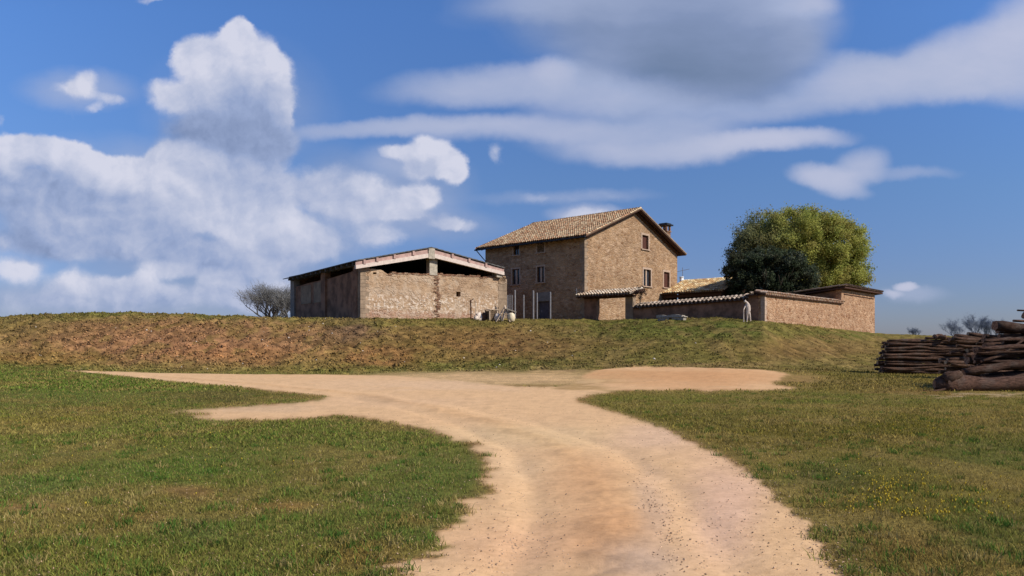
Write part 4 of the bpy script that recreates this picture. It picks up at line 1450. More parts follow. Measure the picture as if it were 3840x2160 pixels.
for (x0, z0, x1, z1) in ((LX, LZ, AX, AZ), (RX, RZ, AX, AZ)):
    vb.add([(x0, yA + .12, z0 - .12), (x1, yA + .12, z1 - .16), (x1, yA + .12, z1 - .50), (x0, yA + .12, z0 - .40),
            (x0, yA + .19, z0 - .12), (x1, yA + .19, z1 - .16), (x1, yA + .19, z1 - .50), (x0, yA + .19, z0 - .40)],
           [(0, 1, 2, 3), (7, 6, 5, 4), (0, 4, 5, 1), (1, 5, 6, 2), (2, 6, 7, 3), (3, 7, 4, 0)])
    wb.add([(x0, yA + .05, z0 - .40), (x1, yA + .05, z1 - .50), (x1, yA + .05, z1 - .86), (x0, yA + .05, z0 - .70),
            (x0, yA + .32, z0 - .40), (x1, yA + .32, z1 - .50), (x1, yA + .32, z1 - .86), (x0, yA + .32, z0 - .70)],
           [(0, 1, 2, 3), (7, 6, 5, 4), (0, 4, 5, 1), (1, 5, 6, 2), (2, 6, 7, 3), (3, 7, 4, 0)])
vb.build('verge_board', 'roof_board', BARN)
wb.build('verge_beam', 'white_beam', BARN)
for u_ in (1368, 1416, 1481, 1552, 1698, 1761, 1824):
    t, _ = bh(u_, 960, 'y', yA)
    if t < AX:
        zz = LZ + (AZ - LZ) * (t - LX) / (AX - LX)
    else:
        zz = AZ + (RZ - AZ) * (t - AX) / (RX - AX)
    MB().box(t - .1, t + .1, yA + .0, yA + 1.6, zz - .44, zz - .09).build('purlin', 'roof_board', BARN)
MB().box(AX - .3, AX + .3, yA + .02, yA + .4, AZ - 1.0, AZ - .1).build('apex_block', 'concrete', BARN)
# king post
kx0, kz = bh(1611, 1026, 'y', -.05)
kx1, _ = bh(1640, 1026, 'y', -.05)
MB().box(kx0, kx1, -.05, .5, kz - .1, AZ - .95).build('king_post', 'concrete', BARN)
MB().box(RX - .75, RX - .15, -.35, .45, ztop - .1, RZ - .1).build('end_post', 'concrete', BARN)
# rear wall and far side wall
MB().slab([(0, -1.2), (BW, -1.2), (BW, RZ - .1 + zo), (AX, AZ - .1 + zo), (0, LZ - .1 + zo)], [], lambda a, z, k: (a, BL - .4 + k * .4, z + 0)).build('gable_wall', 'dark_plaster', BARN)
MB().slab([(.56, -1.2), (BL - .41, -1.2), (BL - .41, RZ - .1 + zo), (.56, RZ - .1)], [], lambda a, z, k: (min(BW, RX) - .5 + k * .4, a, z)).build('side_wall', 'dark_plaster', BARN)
# long shaded side: piers, infill, eave beam
p0 = bh(1105, 1100, 'x')[0]
m0, m1 = bh(1205, 1100, 'x')[0], bh(1221, 1100, 'x')[0]
ep = bh(1338, 1010, 'x')[0]
MB().box(-.06, .5, p0, BL, -1.2, LZ - .15).build('pier', 'grey_plaster', BARN)
MB().box(-.06, .5, m1, m0, -1.2, LZ - .15).build('pier', 'dark_plaster', BARN)
MB().box(-.06, .5, .56, ep + .6, -1.2, LZ - .2).build('pier', 'dark_plaster', BARN)
zi1 = bh(1150, 1064, 'x')[1]
w = MB().slab([(m0, -1.2), (p0, -1.2), (p0, zi1 - .1), ((p0 + m0) / 2, zi1 + .05), (m0, zi1 + .12)], [], lambda a, z, k: (.1 + k * .3, a, z))
w.build('infill_wall', 'dark_plaster', BARN)
c0, c1 = bh(1165, 1100, 'x')[0], bh(1126, 1100, 'x')[0]
MB().box(.06, .1, c0 + .1, c1, bh(1140, 1140, 'x')[1], zi1 - .15).build('plaster_panel', 'plaster', BARN)
c0, c1 = bh(1203, 1100, 'x')[0], bh(1174, 1100, 'x')[0]
MB().box(.06, .1, c0 + .05, c1, bh(1190, 1134, 'x')[1], zi1 - .05).build('plaster_panel', 'plaster', BARN)
zi2 = bh(1280, 1030, 'x')[1]
w = MB().slab([(ep + .6, -1.2), (m1, -1.2), (m1, zi2 - .15), (ep + 2.2, zi2 + .05), (ep + .6, zi2 + .15)], [], lambda a, z, k: (.1 + k * .3, a, z))
w.build('infill_wall', 'dark_plaster', BARN)
MB().box(-.2, .1, -.1, BL, LZ - .35, LZ - .1).build('eave_beam', 'sheet_roof', BARN)
k = .3
while k < BL:
    MB().box(LX + .05, .3, k - .07, k + .07, LZ - .28 + zo * k / BL, LZ - .1 + zo * k / BL).build('rafter', 'sheet_roof', BARN)
    k += 1.1

# ------------------------------------------------------------------ poles in front of the farmhouse
def ground_pt(u, v):
    """where the line of sight meets the ground"""
    ys = np.arange(3, 95, .05)
    xs = (u - CU) / FPX * ys
    zs = terrain(xs, ys)
    zz = EYE - (v - HV) / FPX * ys
    i = np.argmax(zs >= zz)
    return float(xs[i]), float(ys[i]), float(zs[i])


poles = [(1931, 1090, 66.5, .075, 'tall grey pole beside the barn corner'), (1964, 1108, 66.5, .055, 'shortest of the grey poles before the farmhouse'),
         (2000, 1092, 66.5, .075, 'tall grey pole left of the grey door'), (2014, 1100, 68.3, .06, 'thin grey pole at the door jamb'),
         (2064, 1097, 66.0, .065, 'grey pole right of the grey door')]
for u_, v_, Yp, r_, lab in poles:
    x = (u_ - CU) / FPX * Yp
    zt = EYE + (HV - v_) / FPX * Yp
    zb_ = tz(x, Yp)
    po = thing('metal_pole', lab, 'pole', (x, Yp, zb_), group='metal poles in front of the farmhouse')
    MB().tube([(0, 0, -.3), (0, 0, zt - zb_)], r_, 8).build('shaft', 'galvanised', po)
    MB().tube([(0, 0, zt - zb_ + .001), (0, 0, zt - zb_ + .05)], [r_ * 1.25, r_ * .6], 8).build('pole_cap', 'galvanised', po)


def at(u, v, Yd):
    return ((u - CU) / FPX * Yd, Yd, EYE + (HV - v) / FPX * Yd)


def spot(u, Yd):
    x = (u - CU) / FPX * Yd
    return (x, Yd, tz(x, Yd))


px = lambda n_, Yd: n_ / FPX * Yd
# rusty post, thin stake
Yd = 61.5
s_ = spot(1765, Yd)
o = thing('post', 'rusty iron post standing by the barn wall', 'post', s_)
hh = px(74, Yd)
MB().tube([(0, 0, -.2), (.02, 0, hh * .55), (0, 0, hh)], [.05, .07, .09], 7).build('shaft', 'rusty_metal', o)
MB().tube([(0, 0, hh * .95), (.25, 0, hh + .1)], .035, 6).build('bracket', 'rusty_metal', o)
s_ = spot(1783, Yd)
o = thing('stake', 'thin pale stake right of the rusty post', 'stake', s_)
MB().tube([(0, 0, -.2), (.0, 0, px(70, Yd))], [.035, .03], 6).build('shaft', 'old_plank', o)
MB().tube([(0, 0, px(70, Yd)), (.0, 0, px(76, Yd))], [.045, .01], 6).build('tip', 'old_plank', o)


def boulder(name, label, cat, u, Yd, w_, h_, m, seed, d_=None, sink=.1, zoff=0):
    s_ = spot(u, Yd)
    bm = bmesh.new()
    bmesh.ops.create_icosphere(bm, subdivisions=3, radius=1)
    for v in bm.verts:
        n1 = mnoise.noise(v.co * 1.3 + Vector((seed, 0, 0)))
        n2 = mnoise.noise(v.co * 4 + Vector((seed, 3, 0)))
        v.co *= 1 + .28 * n1 + .08 * n2
        v.co.x *= w_ / 2
        v.co.y *= (d_ or w_) / 2
        v.co.z = (v.co.z * .5 + .5 - sink) * h_
    me = bpy.data.meshes.new(name)
    bm.to_mesh(me)
    bm.free()
    o = link(name, me, m, smooth=True)
    o.location = (s_[0], s_[1], s_[2] + zoff)
    return tag(o, label, cat)


boulder('sack', 'crumpled pale sack slumped against the barn wall foot', 'sack', 1797, 61.9, .75, .95, 'pale_sack', 3)
boulder('sack', 'rounded white sack between the crate and planks', 'sack', 1866, 61.6, .62, .66, 'pale_sack', 8)
boulder('sack', 'small white sack lying left of the dark barrel', 'sack', 1786, 61.3, .35, .4, 'pale_sack', 13)
# barrel
s_ = spot(1811, 61.8)
o = thing('barrel', 'dark rusty barrel tilted beside the wooden crate', 'barrel', s_)
o.rotation_euler = (0, R(14), 0)
b_ = MB()
b_.tube([(0, 0, 0), (0, 0, .2), (0, 0, .4), (0, 0, .6), (0, 0, .78)], [.2, .24, .25, .24, .2], 14)
b_.build('body', 'rusty_metal', o, True)
b_ = MB()
for zz in (.18, .4, .62):
    b_.tube([(0, 0, zz - .02), (0, 0, zz + .02)], .262, 14)
b_.build('hoops', 'black_metal', o)
# crate / cart body
s_ = spot(1842, 61.8)
o = thing('crate', 'brown wooden crate with a pale board lying on top', 'crate', s_, BF.rz)
b_ = MB()
for k in range(5):
    b_.box(-.36, .36, -.3, -.27, .04 + k * .15, .04 + k * .15 + .13)
    b_.box(-.36, .36, .27, .3, .04 + k * .15, .04 + k * .15 + .13)
    b_.box(-.36, -.33, -.27, .27, .04 + k * .15, .04 + k * .15 + .13)
    b_.box(.33, .36, -.27, .27, .04 + k * .15, .04 + k * .15 + .13)
b_.box(-.34, .34, -.26, .26, .06, .7)
b_.build('slats', 'crate_wood', o)
for sx_ in (-1, 1):
    for sy_ in (-1, 1):
        MB().box(sx_ * .38 - .04, sx_ * .38 + .04, sy_ * .31 - .04, sy_ * .31 + .04, -.1, .83).build('leg', 'old_plank', o)
MB().box(-.46, .5, -.42, .4, .835, .885).build('top_board', 'old_plank', o)
# planks leaning as an A
s_ = spot(1888, 61.0)
for dx0, dx1, h1, lab in ((-.12, .22, 1.22, 'long pale plank leaning left against the barn pier'), (.55, .10, 1.30, 'long pale plank leaning right towards the cream tank'),
                          (-.62, .08, 1.15, 'thin pale plank propped low beside the white sack')):
    o = thing('plank', lab, 'plank', s_, group='planks leaning at the barn corner')
    MB().beam((dx0, -.05, -.05), (dx1, .35, h1), .17, .05).build('board', 'old_plank', o)
    MB().beam((dx0 * .5 + dx1 * .5, .10, h1 * .5), (dx0 * .45 + dx1 * .55, .16, h1 * .55), .21, .06).build('cleat', 'old_plank', o)
# cream tank with tilted lid
s_ = spot(1917, 61.2)
o = thing('tank', 'cream plastic tank with a tilted grey lid', 'tank', s_)
b_ = MB()
b_.tube([(0, 0, 0), (0, 0, .06), (0, 0, .3), (0, 0, .62), (0, 0, .72)], [.2, .28, .33, .30, .24], 16)
b_.build('body', 'cream_plastic', o, True)
b_ = MB().tube([(0, 0, .722), (0, 0, .78)], [.25, .25], 16)
b_.build('rim', 'crate_wood', o)
b_ = MB()
b_.beam((-.42, 0, 1.06), (.44, 0, .78), .5, .07)
b_.build('lid', 'concrete', o)
MB().tube([(-.05, 0, .78), (-.05, 0, .93)], .04, 6).build('lid_support', 'black_metal', o)
# grey mesh panel by the barn corner (dull screen behind the tank)
s_ = spot(1912, 67.5)
o = thing('mesh_panel', 'grey upright mesh panel between barn and first tall pole', 'panel', s_)
b_ = MB()
hh = 2.25
for k in range(9):
    b_.tube([(-.2 + k * .05, 0, -.1), (-.2 + k * .05, 0, hh)], .009, 4)
for k in range(14):
    b_.tube([(-.2, 0, k * hh / 13), (.2, 0, k * hh / 13)], .009, 4)
b_.build('wire_mesh', 'galvanised', o)
MB().tube([(-.22, 0, -.2), (-.22, 0, hh)], .03, 6).build('frame', 'galvanised', o)
MB().tube([(.22, 0, -.2), (.22, 0, hh)], .03, 6).build('frame', 'galvanised', o)

# ------------------------------------------------------------------ bench and statue by the shaded wall
Yd = 59.4
s_ = spot(2519, Yd)
o = thing('stone_bench', 'pale stone bench half hidden in grass by the shaded wall', 'bench', s_, R(-41.6))
bw = px(88, Yd) / .75
b_ = MB()
nseg = 12
for k in range(nseg):
    a, c = -bw / 2 + bw * k / nseg, -bw / 2 + bw * (k + 1) / nseg
    ha, hc = .42 + .04 * math.sin(a * 5) - (.12 if k == nseg - 1 else 0), .42 + .04 * math.sin(c * 5) - (.12 if k >= nseg - 1 else 0)
    b_.hexa([(a, -.3, .22), (c, -.3, .22), (c, .3, .22), (a, .3, .22), (a, -.26, ha), (c, -.26, hc), (c, .26, hc), (a, .26, ha)])
b_.build('seat', 'bench_stone', o)
for sx_ in (-1, 1):
    MB().box(sx_ * bw * .26 - bw * .2, sx_ * bw * .26 + bw * .2, -.24, .24, -.3, .218).build('leg', 'bench_stone', o)

# statue: slender stooping figure with a thin arm held down to a stick
Yd = 55.7
sx0, sy0, sz0 = spot(2808, Yd)
u2w = Yd / FPX


def sk(pu_, pv_, dy=0.0):
    return Vector(((pu_ - 2808) * u2w, dy, (1205 - pv_) * u2w))


def skin(name, nodes, edges, m, parent, sub=2):
    me = bpy.data.meshes.new(name)
    me.from_pydata([n_[0] for n_ in nodes], edges, [])
    o = bpy.data.objects.new(name, me)
    C.objects.link(o)
    md = o.modifiers.new('skin', 'SKIN')
    md.use_smooth_shade = True
    for i, n_ in enumerate(nodes):
        me.skin_vertices[0].data[i].radius = (n_[1], n_[1])
        me.skin_vertices[0].data[i].use_root = (i == 0)
    sm = o.modifiers.new('sub', 'SUBSURF')
    sm.levels = sub
    sm.render_levels = sub
    dg = bpy.context.evaluated_depsgraph_get()
    ev = o.evaluated_get(dg)
    m2 = bpy.data.meshes.new_from_object(ev)
    bpy.data.objects.remove(o)
    m2.name = name
    return link(name, m2, m, parent, True)


ST = thing('statue', 'pale stooping standing figure at the end of the shaded wall', 'statue', (sx0, sy0, sz0))
nd = [(sk(2806, 1172), .155), (sk(2805, 1158), .15), (sk(2804, 1146), .17), (sk(2802, 1138), .12), (sk(2796, 1133, -.02), .085), (sk(2793, 1131.5, -.04), .11),
      (sk(2790, 1135, -.08), .085),
      (sk(2802.5, 1183), .085), (sk(2802, 1195), .06), (sk(2801, 1207, .02), .05), (sk(2799, 1208, -.1), .045),
      (sk(2811.5, 1183), .085), (sk(2813, 1195), .06), (sk(2815, 1207, .02), .05), (sk(2816, 1208, -.1), .045),
      (sk(2796, 1148), .06), (sk(2790, 1156, -.08), .045), (sk(2786, 1165, -.15), .035),
      (sk(2811, 1150), .065), (sk(2812.5, 1160), .05), (sk(2810, 1171, -.1), .04)]
ed = [(0, 1), (1, 2), (2, 3), (3, 4), (4, 5), (5, 6), (0, 7), (7, 8), (8, 9), (9, 10), (0, 11), (11, 12), (12, 13), (13, 14), (2, 15), (15, 16), (16, 17), (2, 18), (18, 19), (19, 20)]
skin('body', nd, ed, 'pale_statue', ST)
MB().tube([sk(2786.5, 1160, -.16), sk(2786, 1185, -.16), sk(2786.5, 1209, -.14)], [.035, .04, .045], 7).build('stick', 'pale_statue', ST)
MB().tube([sk(2795, 1131, -.02), sk(2796, 1125, 0)], [.05, .02], 7).build('hat_tip', 'pale_statue', ST)


# ------------------------------------------------------------------ trees
def leaves_mesh(name, centers, per, spread, size, cfun, rg, parent, flat_=.8):
    n = len(centers) * per
    c = np.repeat(centers[:, :3], per, axis=0)
    d = rg.normal(size=(n, 3))
    d *= np.abs(rg.normal(size=(n, 1))) ** .6 / np.linalg.norm(d, axis=1, keepdims=True)
    sp = np.repeat(centers[:, 3], per)[:, None] * spread
    P = c + d * sp * np.array([1, 1, flat_])
    a = rg.normal(size=(n, 3))
    a /= np.linalg.norm(a, axis=1, keepdims=True)
    b = rg.normal(size=(n, 3))
    b -= (b * a).sum(1, keepdims=True) * a
    b /= np.linalg.norm(b, axis=1, keepdims=True)
    s = (size * rg.uniform(.6, 1.35, n))[:, None]
    Vv = np.stack([P - a * s, P - b * s * .45, P + a * s, P + b * s * .45], 1).reshape(-1, 3)
    F = np.arange(n * 4).reshape(-1, 4)
    col = np.repeat(cfun(P, np.repeat(np.arange(len(centers)), per), rg), 4, axis=0)
    me = np_mesh(name, Vv, F, col)
    return link(name, me, 'leaves', parent)


def limbs(mb, p, d, L, r, depth, rng, ends, spread=.6, n=6, up=.15):
    steps = 4
    pts, rad = [p.copy()], [r]
    q = p.copy()
    for i in range(steps):
        d = (d + Vector((rng.uniform(-.16, .16), rng.uniform(-.16, .16), rng.uniform(-.06, .12) + up * .3))).normalized()
        q = q + d * L / steps
        pts.append(q.copy())
        rad.append(r * (1 - .42 * (i + 1) / steps))
    mb.tube(pts, rad, n, cap=False)
    ends.append((q.copy(), depth))
    if depth == 0:
        return
    for k in range(rng.choice((2, 3, 3))):
        a = rng.uniform(0, 6.283)
        ax = Vector((math.cos(a), math.sin(a), rng.uniform(-.1, .5)))
        nd_ = (d + ax * spread * rng.uniform(.7, 1.2)).normalized()
        st = pts[rng.choice((2, 3, 4))]
        limbs(mb, st.copy(), nd_, L * rng.uniform(.62, .85), rad[-1] * .8, depth - 1, rng, ends, spread, max(3, n - 1), up)


# big spring-green willow
Yt = 86.0
tx, tyy, tz0 = spot(3010, Yt)
WT = thing('willow_tree', 'large rounded yellow-green tree rising behind the courtyard', 'tree', (tx, tyy, tz0))
rg = np.random.default_rng(11)
mb, ends = MB(), []
rr3 = random.Random(4)
mb.tube([(0, 0, -.3), (.1, 0, 1.2), (0, .1, 2.4)], [.5, .42, .38], 10, cap=False)
for k in range(6):
    a = k * 1.05
    limbs(mb, Vector((0, 0, 2.0 + .1 * k)), Vector((math.cos(a) * .8, math.sin(a) * .8, .9)).normalized(), 3.3, .22, 3, rr3, ends, .6)
mb.build('trunk', 'bark', WT, True)
# crown outline: centres of big lobes in picture pixels relative to the trunk, then clumps on them
lobes = [(3010, 900, 175, 110), (2900, 900, 140, 110), (3120, 920, 140, 110), (2830, 960, 110, 90), (3180, 985, 70, 80), (2985, 840, 110, 55), (2870, 850, 80, 55),
         (3100, 860, 100, 60), (3150, 1040, 110, 60), (2800, 930, 70, 70), (3195, 960, 50, 70), (3060, 1000, 150, 90), (2930, 990, 160, 90), (2780, 1010, 60, 60), (3000, 1060, 220, 50), (3205, 1040, 45, 50)]
cen = []
for (cu_, cv_, ru, rv) in lobes:
    k = int(ru * rv / 130)
    for _ in range(k):
        d = rg.normal(size=3)
        d /= np.linalg.norm(d)
        q_ = rg.uniform(.55, 1.0)
        x = (cu_ - 3010 + d[0] * ru * q_) / FPX * Yt
        y = d[1] * max(2.2, min(ru, 150) / FPX * Yt) * q_ * 1.1
        z = EYE + (HV - cv_ + d[2] * rv * q_) / FPX * Yt - tz0
        cen.append((x, y, z, rg.uniform(.55, 1.15)))
cen = np.array(cen)


def willow_col(P, ci, rg):
    base = np.array([(.38, .39, .10), (.32, .35, .085), (.45, .45, .12), (.38, .34, .10)])
    cr = np.random.default_rng(77).integers(0, 4, ci.max() + 1)
    c = base[cr[ci]]
    # left side: barer, greyer twigs, its shade also painted into the leaf colour
    gl = np.clip((-P[:, 0] - 2.5) / 4.5, 0, 1)[:, None] * .75
    c = c * (1 - gl) + np.array((.17, .18, .12)) * gl
    return c * rg.uniform(.75, 1.25, (len(P), 1))


leaves_mesh('crown', cen, 190, .74, .115, willow_col, rg, WT, 1.0)

# dark evergreen in front
Yt2 = 74.0
tx, tyy, tz0b = spot(2880, Yt2)
DT = thing('evergreen_tree', 'dark blue-green bushy evergreen in front of the yellow-green tree', 'tree', (tx, tyy, tz0b))
mb, ends = MB(), []
mb.tube([(0, 0, -.3), (.05, 0, 1.0), (0, .1, 2.0)], [.3, .25, .22], 9, cap=False)
for k in range(5):
    a = k * 1.25
    limbs(mb, Vector((0, 0, 1.4 + .1 * k)), Vector((math.cos(a) * .8, math.sin(a) * .8, .8)).normalized(), 2.3, .13, 2, rr3, ends, .6)
mb.build('trunk', 'bark', DT, True)
lobes = [(2880, 1010, 110, 80), (2800, 1020, 70, 60), (2960, 1010, 90, 60), (2860, 980, 85, 45), (2770, 990, 50, 45), (2940, 980, 80, 40), (3010, 1050, 60, 45),
         (2860, 1080, 130, 50), (2760, 1050, 40, 30), (2730, 1012, 22, 20), (2990, 1095, 80, 30), (2800, 1100, 70, 50), (3030, 1080, 50, 30)]
cen = []
for (cu_, cv_, ru, rv) in lobes:
    for _ in range(int(max(6, ru * rv / 75))):
        d = rg.normal(size=3)
        d /= np.linalg.norm(d)
        q_ = rg.uniform(.5, 1.0)
        x = (cu_ - 2880 + d[0] * ru * q_) / FPX * Yt2
        y = d[1] * min(2.4, ru / FPX * Yt2) * q_
        z = EYE + (HV - cv_ + d[2] * rv * q_) / FPX * Yt2 - tz0b
        cen.append((x, y, z, rg.uniform(.3, .62)))
cen = np.array(cen)


def dark_col(P, ci, rg):
    base = np.array([(.05, .066, .036), (.068, .085, .048), (.115, .13, .09), (.058, .06, .036)])
    cr = np.random.default_rng(78).integers(0, 4, ci.max() + 1)
    return base[cr[ci]] * rg.uniform(.5, 1.7, (len(P), 1))


leaves_mesh('crown', cen, 85, .72, .12, dark_col, rg, DT, 1.0)

# small shrub at the gateway roof end
hx, hy, hz_ = HF.world(-.2, e1 - .35, 0)
HS = thing('shrub', 'small dark shrub sprouting beside the gateway roof end', 'shrub', (hx, hy, 5.0))
mb = MB()
mb.tube([(0, 0, -.2), (.03, 0, .6), (0, 0, 1.0)], [.06, .05, .04], 6)
mb.tube([(0, 0, .6), (.25, 0, 1.2)], [.04, .02], 5)
mb.build('stem', 'bark', HS)
cen = np.array([(rg.normal() * .28, rg.normal() * .15, 1.25 + rg.normal() * .22, .3) for _ in range(26)])
leaves_mesh('foliage', cen, 24, .55, .06, lambda P, ci, rg: np.array([(.05, .028, .025)]) * rg.uniform(.4, 1.5, (len(P), 1)), rg, HS, 1.0)


# bare trees
def bare_tree(label, u, Yd, height, width, m, seed, base_r=.16, depth=5, n_main=6, group=None, twigs=2600, tw=.012):
    s_ = spot(u, Yd)
    o = thing('bare_tree', label, 'tree', s_, group=group)
    r_ = random.Random(seed)
    tr = MB()
    th_ = height * .12
    tr.tube([(0, 0, -.4), (0, 0, th_)], [base_r * 1.2, base_r], 7, cap=False)
    tr.build('trunk', m, o, True)
    br, ends = MB(), []
    for k in range(n_main):
        a = k * 6.283 / n_main + r_.uniform(-.3, .3)
        sp = width / height * (.12 + .95 * ((k * .618) % 1.0))
        limbs(br, Vector((r_.uniform(-.3, .3), r_.uniform(-.2, .2), th_ * r_.uniform(.1, .9))), Vector((math.cos(a) * sp, math.sin(a) * sp * .8, 1)).normalized(), height * .30, base_r * .55, depth, r_, ends, .5, 5, .25)
    zs = [v[2] for v in br.v]
    xs = [abs(v[0]) for v in br.v]
    kz = height / max(zs)
    kx = width / 2 / sorted(xs)[int(len(xs) * .985)]
    br.v = [(v[0] * kx, v[1] * kx, v[2] * kz) for v in br.v]
    br.build('branches', m, o, True, fix=False)
    # haze of fine twigs filling the crown
    tips = [v for v in br.v if v[2] > height * .12]
    rt_ = np.random.default_rng(seed)
    tp = np.array([tips[i] for i in rt_.integers(0, len(tips), twigs)])
    tp = tp + rt_.normal(size=tp.shape) * width * .03
    dr = np.stack([tp[:, 0] / (width * .5), tp[:, 1] / (width * .5), np.full(len(tp), .9)], -1) + rt_.normal(size=tp.shape) * .45
    dr /= np.linalg.norm(dr, axis=1, keepdims=True)
    ln_ = rt_.uniform(.25, .7, (len(tp), 1)) * height / 5
    sd_ = np.cross(dr, rt_.normal(size=tp.shape))
    sd_ = sd_ / np.linalg.norm(sd_, axis=1, keepdims=True) * tw
    Vv = np.stack([tp - sd_, tp + sd_, tp + dr * ln_], 1).reshape(-1, 3)
    me_ = np_mesh('twigs', Vv, np.arange(len(Vv)).reshape(-1, 3), None)
    link('twigs', me_, m, o)
    return o


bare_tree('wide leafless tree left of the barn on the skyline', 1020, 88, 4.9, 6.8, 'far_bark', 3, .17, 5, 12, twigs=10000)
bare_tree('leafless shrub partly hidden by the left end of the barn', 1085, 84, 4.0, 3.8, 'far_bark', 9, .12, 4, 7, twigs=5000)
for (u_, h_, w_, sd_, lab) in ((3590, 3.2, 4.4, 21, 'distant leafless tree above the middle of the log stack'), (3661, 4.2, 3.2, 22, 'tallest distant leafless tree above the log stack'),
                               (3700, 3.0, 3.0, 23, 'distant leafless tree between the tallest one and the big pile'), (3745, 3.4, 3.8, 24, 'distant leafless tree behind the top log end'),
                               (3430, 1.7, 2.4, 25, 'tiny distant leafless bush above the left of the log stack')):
    bare_tree(lab, u_, 120, h_, w_, 'far_bark_haze', sd_, .09, 4, 6, 'distant bare trees behind the logs')

# weeds along the skyline on the left and by the bank
X = np.concatenate([np.random.default_rng(3).normal(-.62, .05, 500), np.random.default_rng(4).uniform(-.72, .45, 1500)])
Yw = np.random.default_rng(6).uniform(57.5, 60.2, len(X))
rgw = np.random.default_rng(8)
X = X * Yw
cw_ = np.array(lin(110, 98, 60)) * rgw.uniform(.4, 1.2, (len(X), 1))
blades('weeds', X, Yw, rgw, .05, .17, .05, cw_, 'scruffy weeds along the crest of the bank', 'weeds', .8)


# ------------------------------------------------------------------ logs
def make_log(name, pts, rad, n=9, seed=0, tone=(.125, .072, .050), endm='end_grain', flare=0, wob=1.0):
    """one bent, knobbly log in world space with its own origin"""
    r_ = random.Random(seed)
    pts = [Vector(p) for p in pts]
    org = pts[0].copy()
    m = max(5, int((pts[-1] - pts[0]).length / .35))
    P, Q = [], []
    k = len(pts) - 1
    for i in range(m + 1):
        t = i / m * k
        j = min(int(t), k - 1)
        f = t - j
        p = pts[j].lerp(pts[j + 1], f)
        ra = rad[j] + (rad[j + 1] - rad[j]) * f
        off = Vector((0, mnoise.noise(Vector((i * .33, seed * 3.1, 0))), mnoise.noise(Vector((i * .33, 7, seed * 1.7))))) * ra * wob
        if i in (0, m):
            off *= .5
        P.append(p + off - org)
        Q.append(ra * (1 + .16 * mnoise.noise(Vector((i * .9, seed, 3)))) * (1 + (flare if i == 0 else flare * .45 if i == 1 else 0)))
    mb = MB()
    # orient: local x runs along the picture so the bark grain follows it
    mb.tube(P, Q, n, cap=True, capmi=1, jit=.14, rng=r_)
    nv = len(mb.v)
    me = mb.mesh(name)
    at_ = me.color_attributes.new('col', 'FLOAT_COLOR', 'POINT')
    b = r_.uniform(.7, 1.45)
    c4 = np.ones((nv, 4), dtype=np.float32)
    c4[:, :3] = np.array(tone) * b
    at_.data.foreach_set('color', c4.ravel())
    sm = np.ones(len(me.polygons), dtype=bool)
    sm[-2:] = False
    me.polygons.foreach_set('use_smooth', sm)
    o = bpy.data.objects.new(name, me)
    C.objects.link(o)
    me.materials.append(MATS['log_bark'])
    me.materials.append(MATS[endm])
    o.location = org
    return o


# low back stack: thin crooked logs lying along the picture
lr = random.Random(21)
SY = 42.2
xl, xr_ = (3308 - CU) / FPX * SY, (3640 - CU) / FPX * SY
row_h = .152
nrow = 13
zg = tz(xl + 2, SY)
for row in range(nrow):
    for dp in range(4 if row < nrow - 1 else 2):
        ra = lr.uniform(.062, .10)
        y = SY + dp * .24 + lr.uniform(-.06, .06)
        z = zg + .08 + row * row_h + lr.uniform(-.02, .02)
        x0 = xl + lr.uniform(0, .35) + (.28 if row > 8 else .12 if row > 5 else 0)
        x1 = xr_ + lr.uniform(-.55, .15)
        tilt = lr.uniform(-.10, .10)
        bow = lr.uniform(-.18, .18)
        if dp == 0:
            lab, gp = 'thin crooked log in the front face of the low stack', 'front logs of the low stack'
        else:
            lab, gp = 'thin crooked log in the low stack behind its front face', 'inner logs of the low stack'
        o = make_log('log', [(x0, y + .25, z + tilt), ((x0 * .6 + x1 * .4), y + .1, z + bow * .5), ((x0 * .3 + x1 * .7), y, z - bow * .3), (x1, y - .3, z - tilt)],
                     [ra * lr.uniform(.7, 1.1), ra, ra * 1.05, ra * lr.uniform(.8, 1.25)], 8, row * 10 + dp, endm=lr.choice(('end_grain', 'pale_end_grain')))
        tag(o, lab, 'log', gp)
for (u0_, v0_, u1_, v1_, r0_, lab) in ((3505, 1262, 3550, 1262, .14, 'short dark log stub lying on top of the low stack'), (3470, 1268, 3640, 1272, .07, 'thin log lying along the top of the low stack'),
                                       (3650, 1275, 3780, 1268, .10, 'pale short log at the right top of the low stack')):
    a, b = at(u0_, v0_, SY), at(u1_, v1_, SY - .2)
    o = make_log('log', [a, ((a[0] + b[0]) / 2, a[1], (a[2] + b[2]) / 2 + .05), b], [r0_, r0_ * 1.1, r0_ * .9], 8, int(u0_))
    tag(o, lab, 'log')

# second rank, nearer and to the right
Y2 = 37.0
zg2 = tz(25, Y2)
for row in range(15):
    for dp in range(2):
        ra = lr.uniform(.055, .105)
        y = Y2 + dp * .3 + lr.uniform(-.08, .08)
        z = zg2 + .09 + row * .142 + lr.uniform(-.04, .04)
        x0 = (lr.uniform(3520, 3640) + (30 if row > 10 else 0) - CU) / FPX * Y2
        x1 = x0 + lr.uniform(4.6, 5.6)
        tl_, bo = lr.uniform(-.2, .2), lr.uniform(-.22, .22)
        o = make_log('log', [(x0, y - .2, z - tl_), (x0 * .6 + x1 * .4, y, z + bo), (x0 * .25 + x1 * .75, y, z - bo * .5), (x1, y + .3, z + tl_)],
                     [ra * 1.15, ra, ra, ra * .8], 9, 300 + row * 7 + dp, endm=lr.choice(('end_grain', 'pale_end_grain', 'pale_end_grain')))
        if dp == 0:
            tag(o, 'bent brown log in the face of the middle log pile', 'log', 'face logs of the middle pile')
        else:
            tag(o, 'bent brown log just behind the face of the middle pile', 'log', 'inner logs of the middle pile')

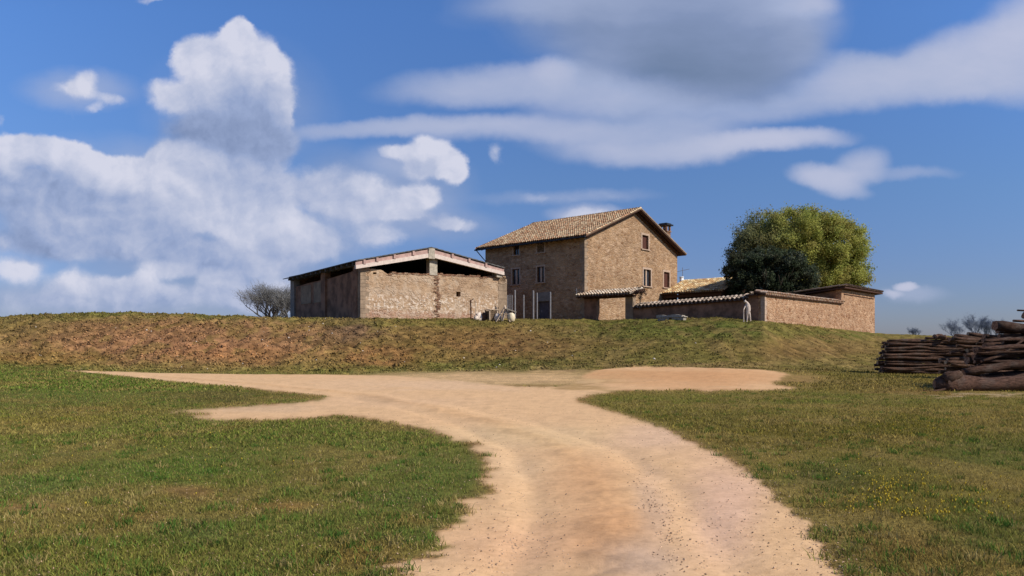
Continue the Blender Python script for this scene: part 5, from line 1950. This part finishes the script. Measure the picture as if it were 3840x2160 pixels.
# front pile: thick trunks, each placed by eye (left end, right end, distance, radius)
front = [
 (3540, 1440, 4260, 1438, 27.0, .30, 'thickest fallen trunk on the ground with flared root end at left', .55),
 (3612, 1398, 4300, 1286, 27.9, .19, 'long smooth log rising to the right above the thickest trunk', 0),
 (3625, 1352, 4250, 1342, 28.9, .20, 'dark log tucked behind the long rising log', 0),
 (3760, 1418, 4300, 1392, 28.3, .24, 'thick shaded log in the gap above the thickest trunk', 0),
 (3650, 1338, 4200, 1300, 28.6, .15, 'slightly bowed log over the dark gap of the front pile', 0),
 (3680, 1355, 3960, 1265, 28.0, .07, 'thin forked branch slanting up to the right across the pile', 0),
 (3700, 1345, 3920, 1245, 28.2, .055, 'thinner branch slanting just above the forked one', 0),
 (3690, 1300, 4300, 1262, 29.2, .17, 'grey brown log below the upper row of the front pile', 0),
 (3720, 1282, 4250, 1300, 29.6, .16, 'log dipping to the right in the upper front pile', 0),
 (3690, 1262, 4260, 1278, 30.0, .15, 'short ended log at the left shoulder of the front pile', 0),
 (3745, 1262, 4300, 1240, 29.4, .14, 'thin straight log right under the top trunk', 0),
 (3760, 1282, 4300, 1250, 29.0, .13, 'brown log third below the top trunk', 0),
 (3729, 1221, 4300, 1232, 29.2, .235, 'fat dark trunk jutting out at the top of the pile', 0),
 (3800, 1203, 4300, 1196, 29.6, .07, 'thin log resting on the fat top trunk', 0),
 (3838, 1182, 4350, 1180, 29.8, .15, 'uppermost dark log at the right edge of the picture', 0),
 (3815, 1164, 4200, 1158, 30.2, .045, 'thin pole crowning the pile at the right edge', 0),
 (3660, 1318, 4150, 1330, 30.4, .16, 'dark inner log at mid height of the front pile', 0),
 (3668, 1375, 4150, 1372, 29.8, .18, 'dark inner log low in the front pile', 0),
 (3700, 1405, 4200, 1405, 29.6, .2, 'dark inner log lowest behind the thickest trunk', 0),
 (3740, 1240, 4200, 1246, 30.6, .16, 'dark inner log under the top trunk', 0),
]
thin = []
for k in range(34):
    u0_ = lr.uniform(3650, 3740)
    v0_ = lr.uniform(1262, 1420)
    thin.append((u0_ + (1300 - v0_) * .25, v0_, lr.uniform(3950, 4250), v0_ + lr.uniform(-45, 20), 28.4 + lr.uniform(-.5, .6), lr.uniform(.045, .10), 'thin rough log wedged among the thick ones of the front pile', 0))
for i, (u0_, v0_, u1_, v1_, Yd, ra, lab, fl_) in enumerate(front + thin):
    a, b = Vector(at(u0_, v0_, Yd)), Vector(at(u1_, v1_, Yd + .6))
    ra *= .88 if i in (0, 12, 14) else .72
    bo = lr.uniform(-.07, .09)
    if fl_:
        g_ = lambda u_, v_: Vector(at(u_, v_, Yd))
        o = make_log('fallen_trunk', [g_(3503, 1440), g_(3522, 1441), g_(3560, 1442), g_(3610, 1443), g_(3680, 1441), g_(3850, 1440), g_(4260, 1440)],
                     [.16, .30, .38, .33, .27, .27, .24], 16, 700, tone=(.11, .062, .045), wob=.45)
        tag(o, lab, 'fallen trunk')
        continue
    o = make_log('log', [a, a.lerp(b, .3) + Vector((0, 0, -bo)), a.lerp(b, .65) + Vector((0, 0, bo)), b], [ra, ra * 1.03, ra * .98, ra * .85],
                 14, 700 + i, tone=(.115, .064, .045) if i % 3 else (.08, .045, .033), wob=.55 if i < len(front) else 1.0)
    tag(o, lab, 'log', 'thin logs wedged in the front pile' if i >= len(front) else None)
# broken root knob and bark strips at the flared end
o = make_log('root_stub', [at(3540, 1425, 26.9), at(3570, 1412, 26.8), at(3602, 1400, 26.8)], [.2, .2, .13], 10, 55, endm='pale_end_grain')
tag(o, 'broken root stub with pale wood on the thickest trunk', 'root stub')
o = make_log('branch', [at(3460, 1464, 26.6), at(3515, 1466, 26.6), at(3560, 1452, 26.8)], [.015, .035, .05], 7, 56)
tag(o, 'thin broken branch on the ground left of the thickest trunk', 'branch')
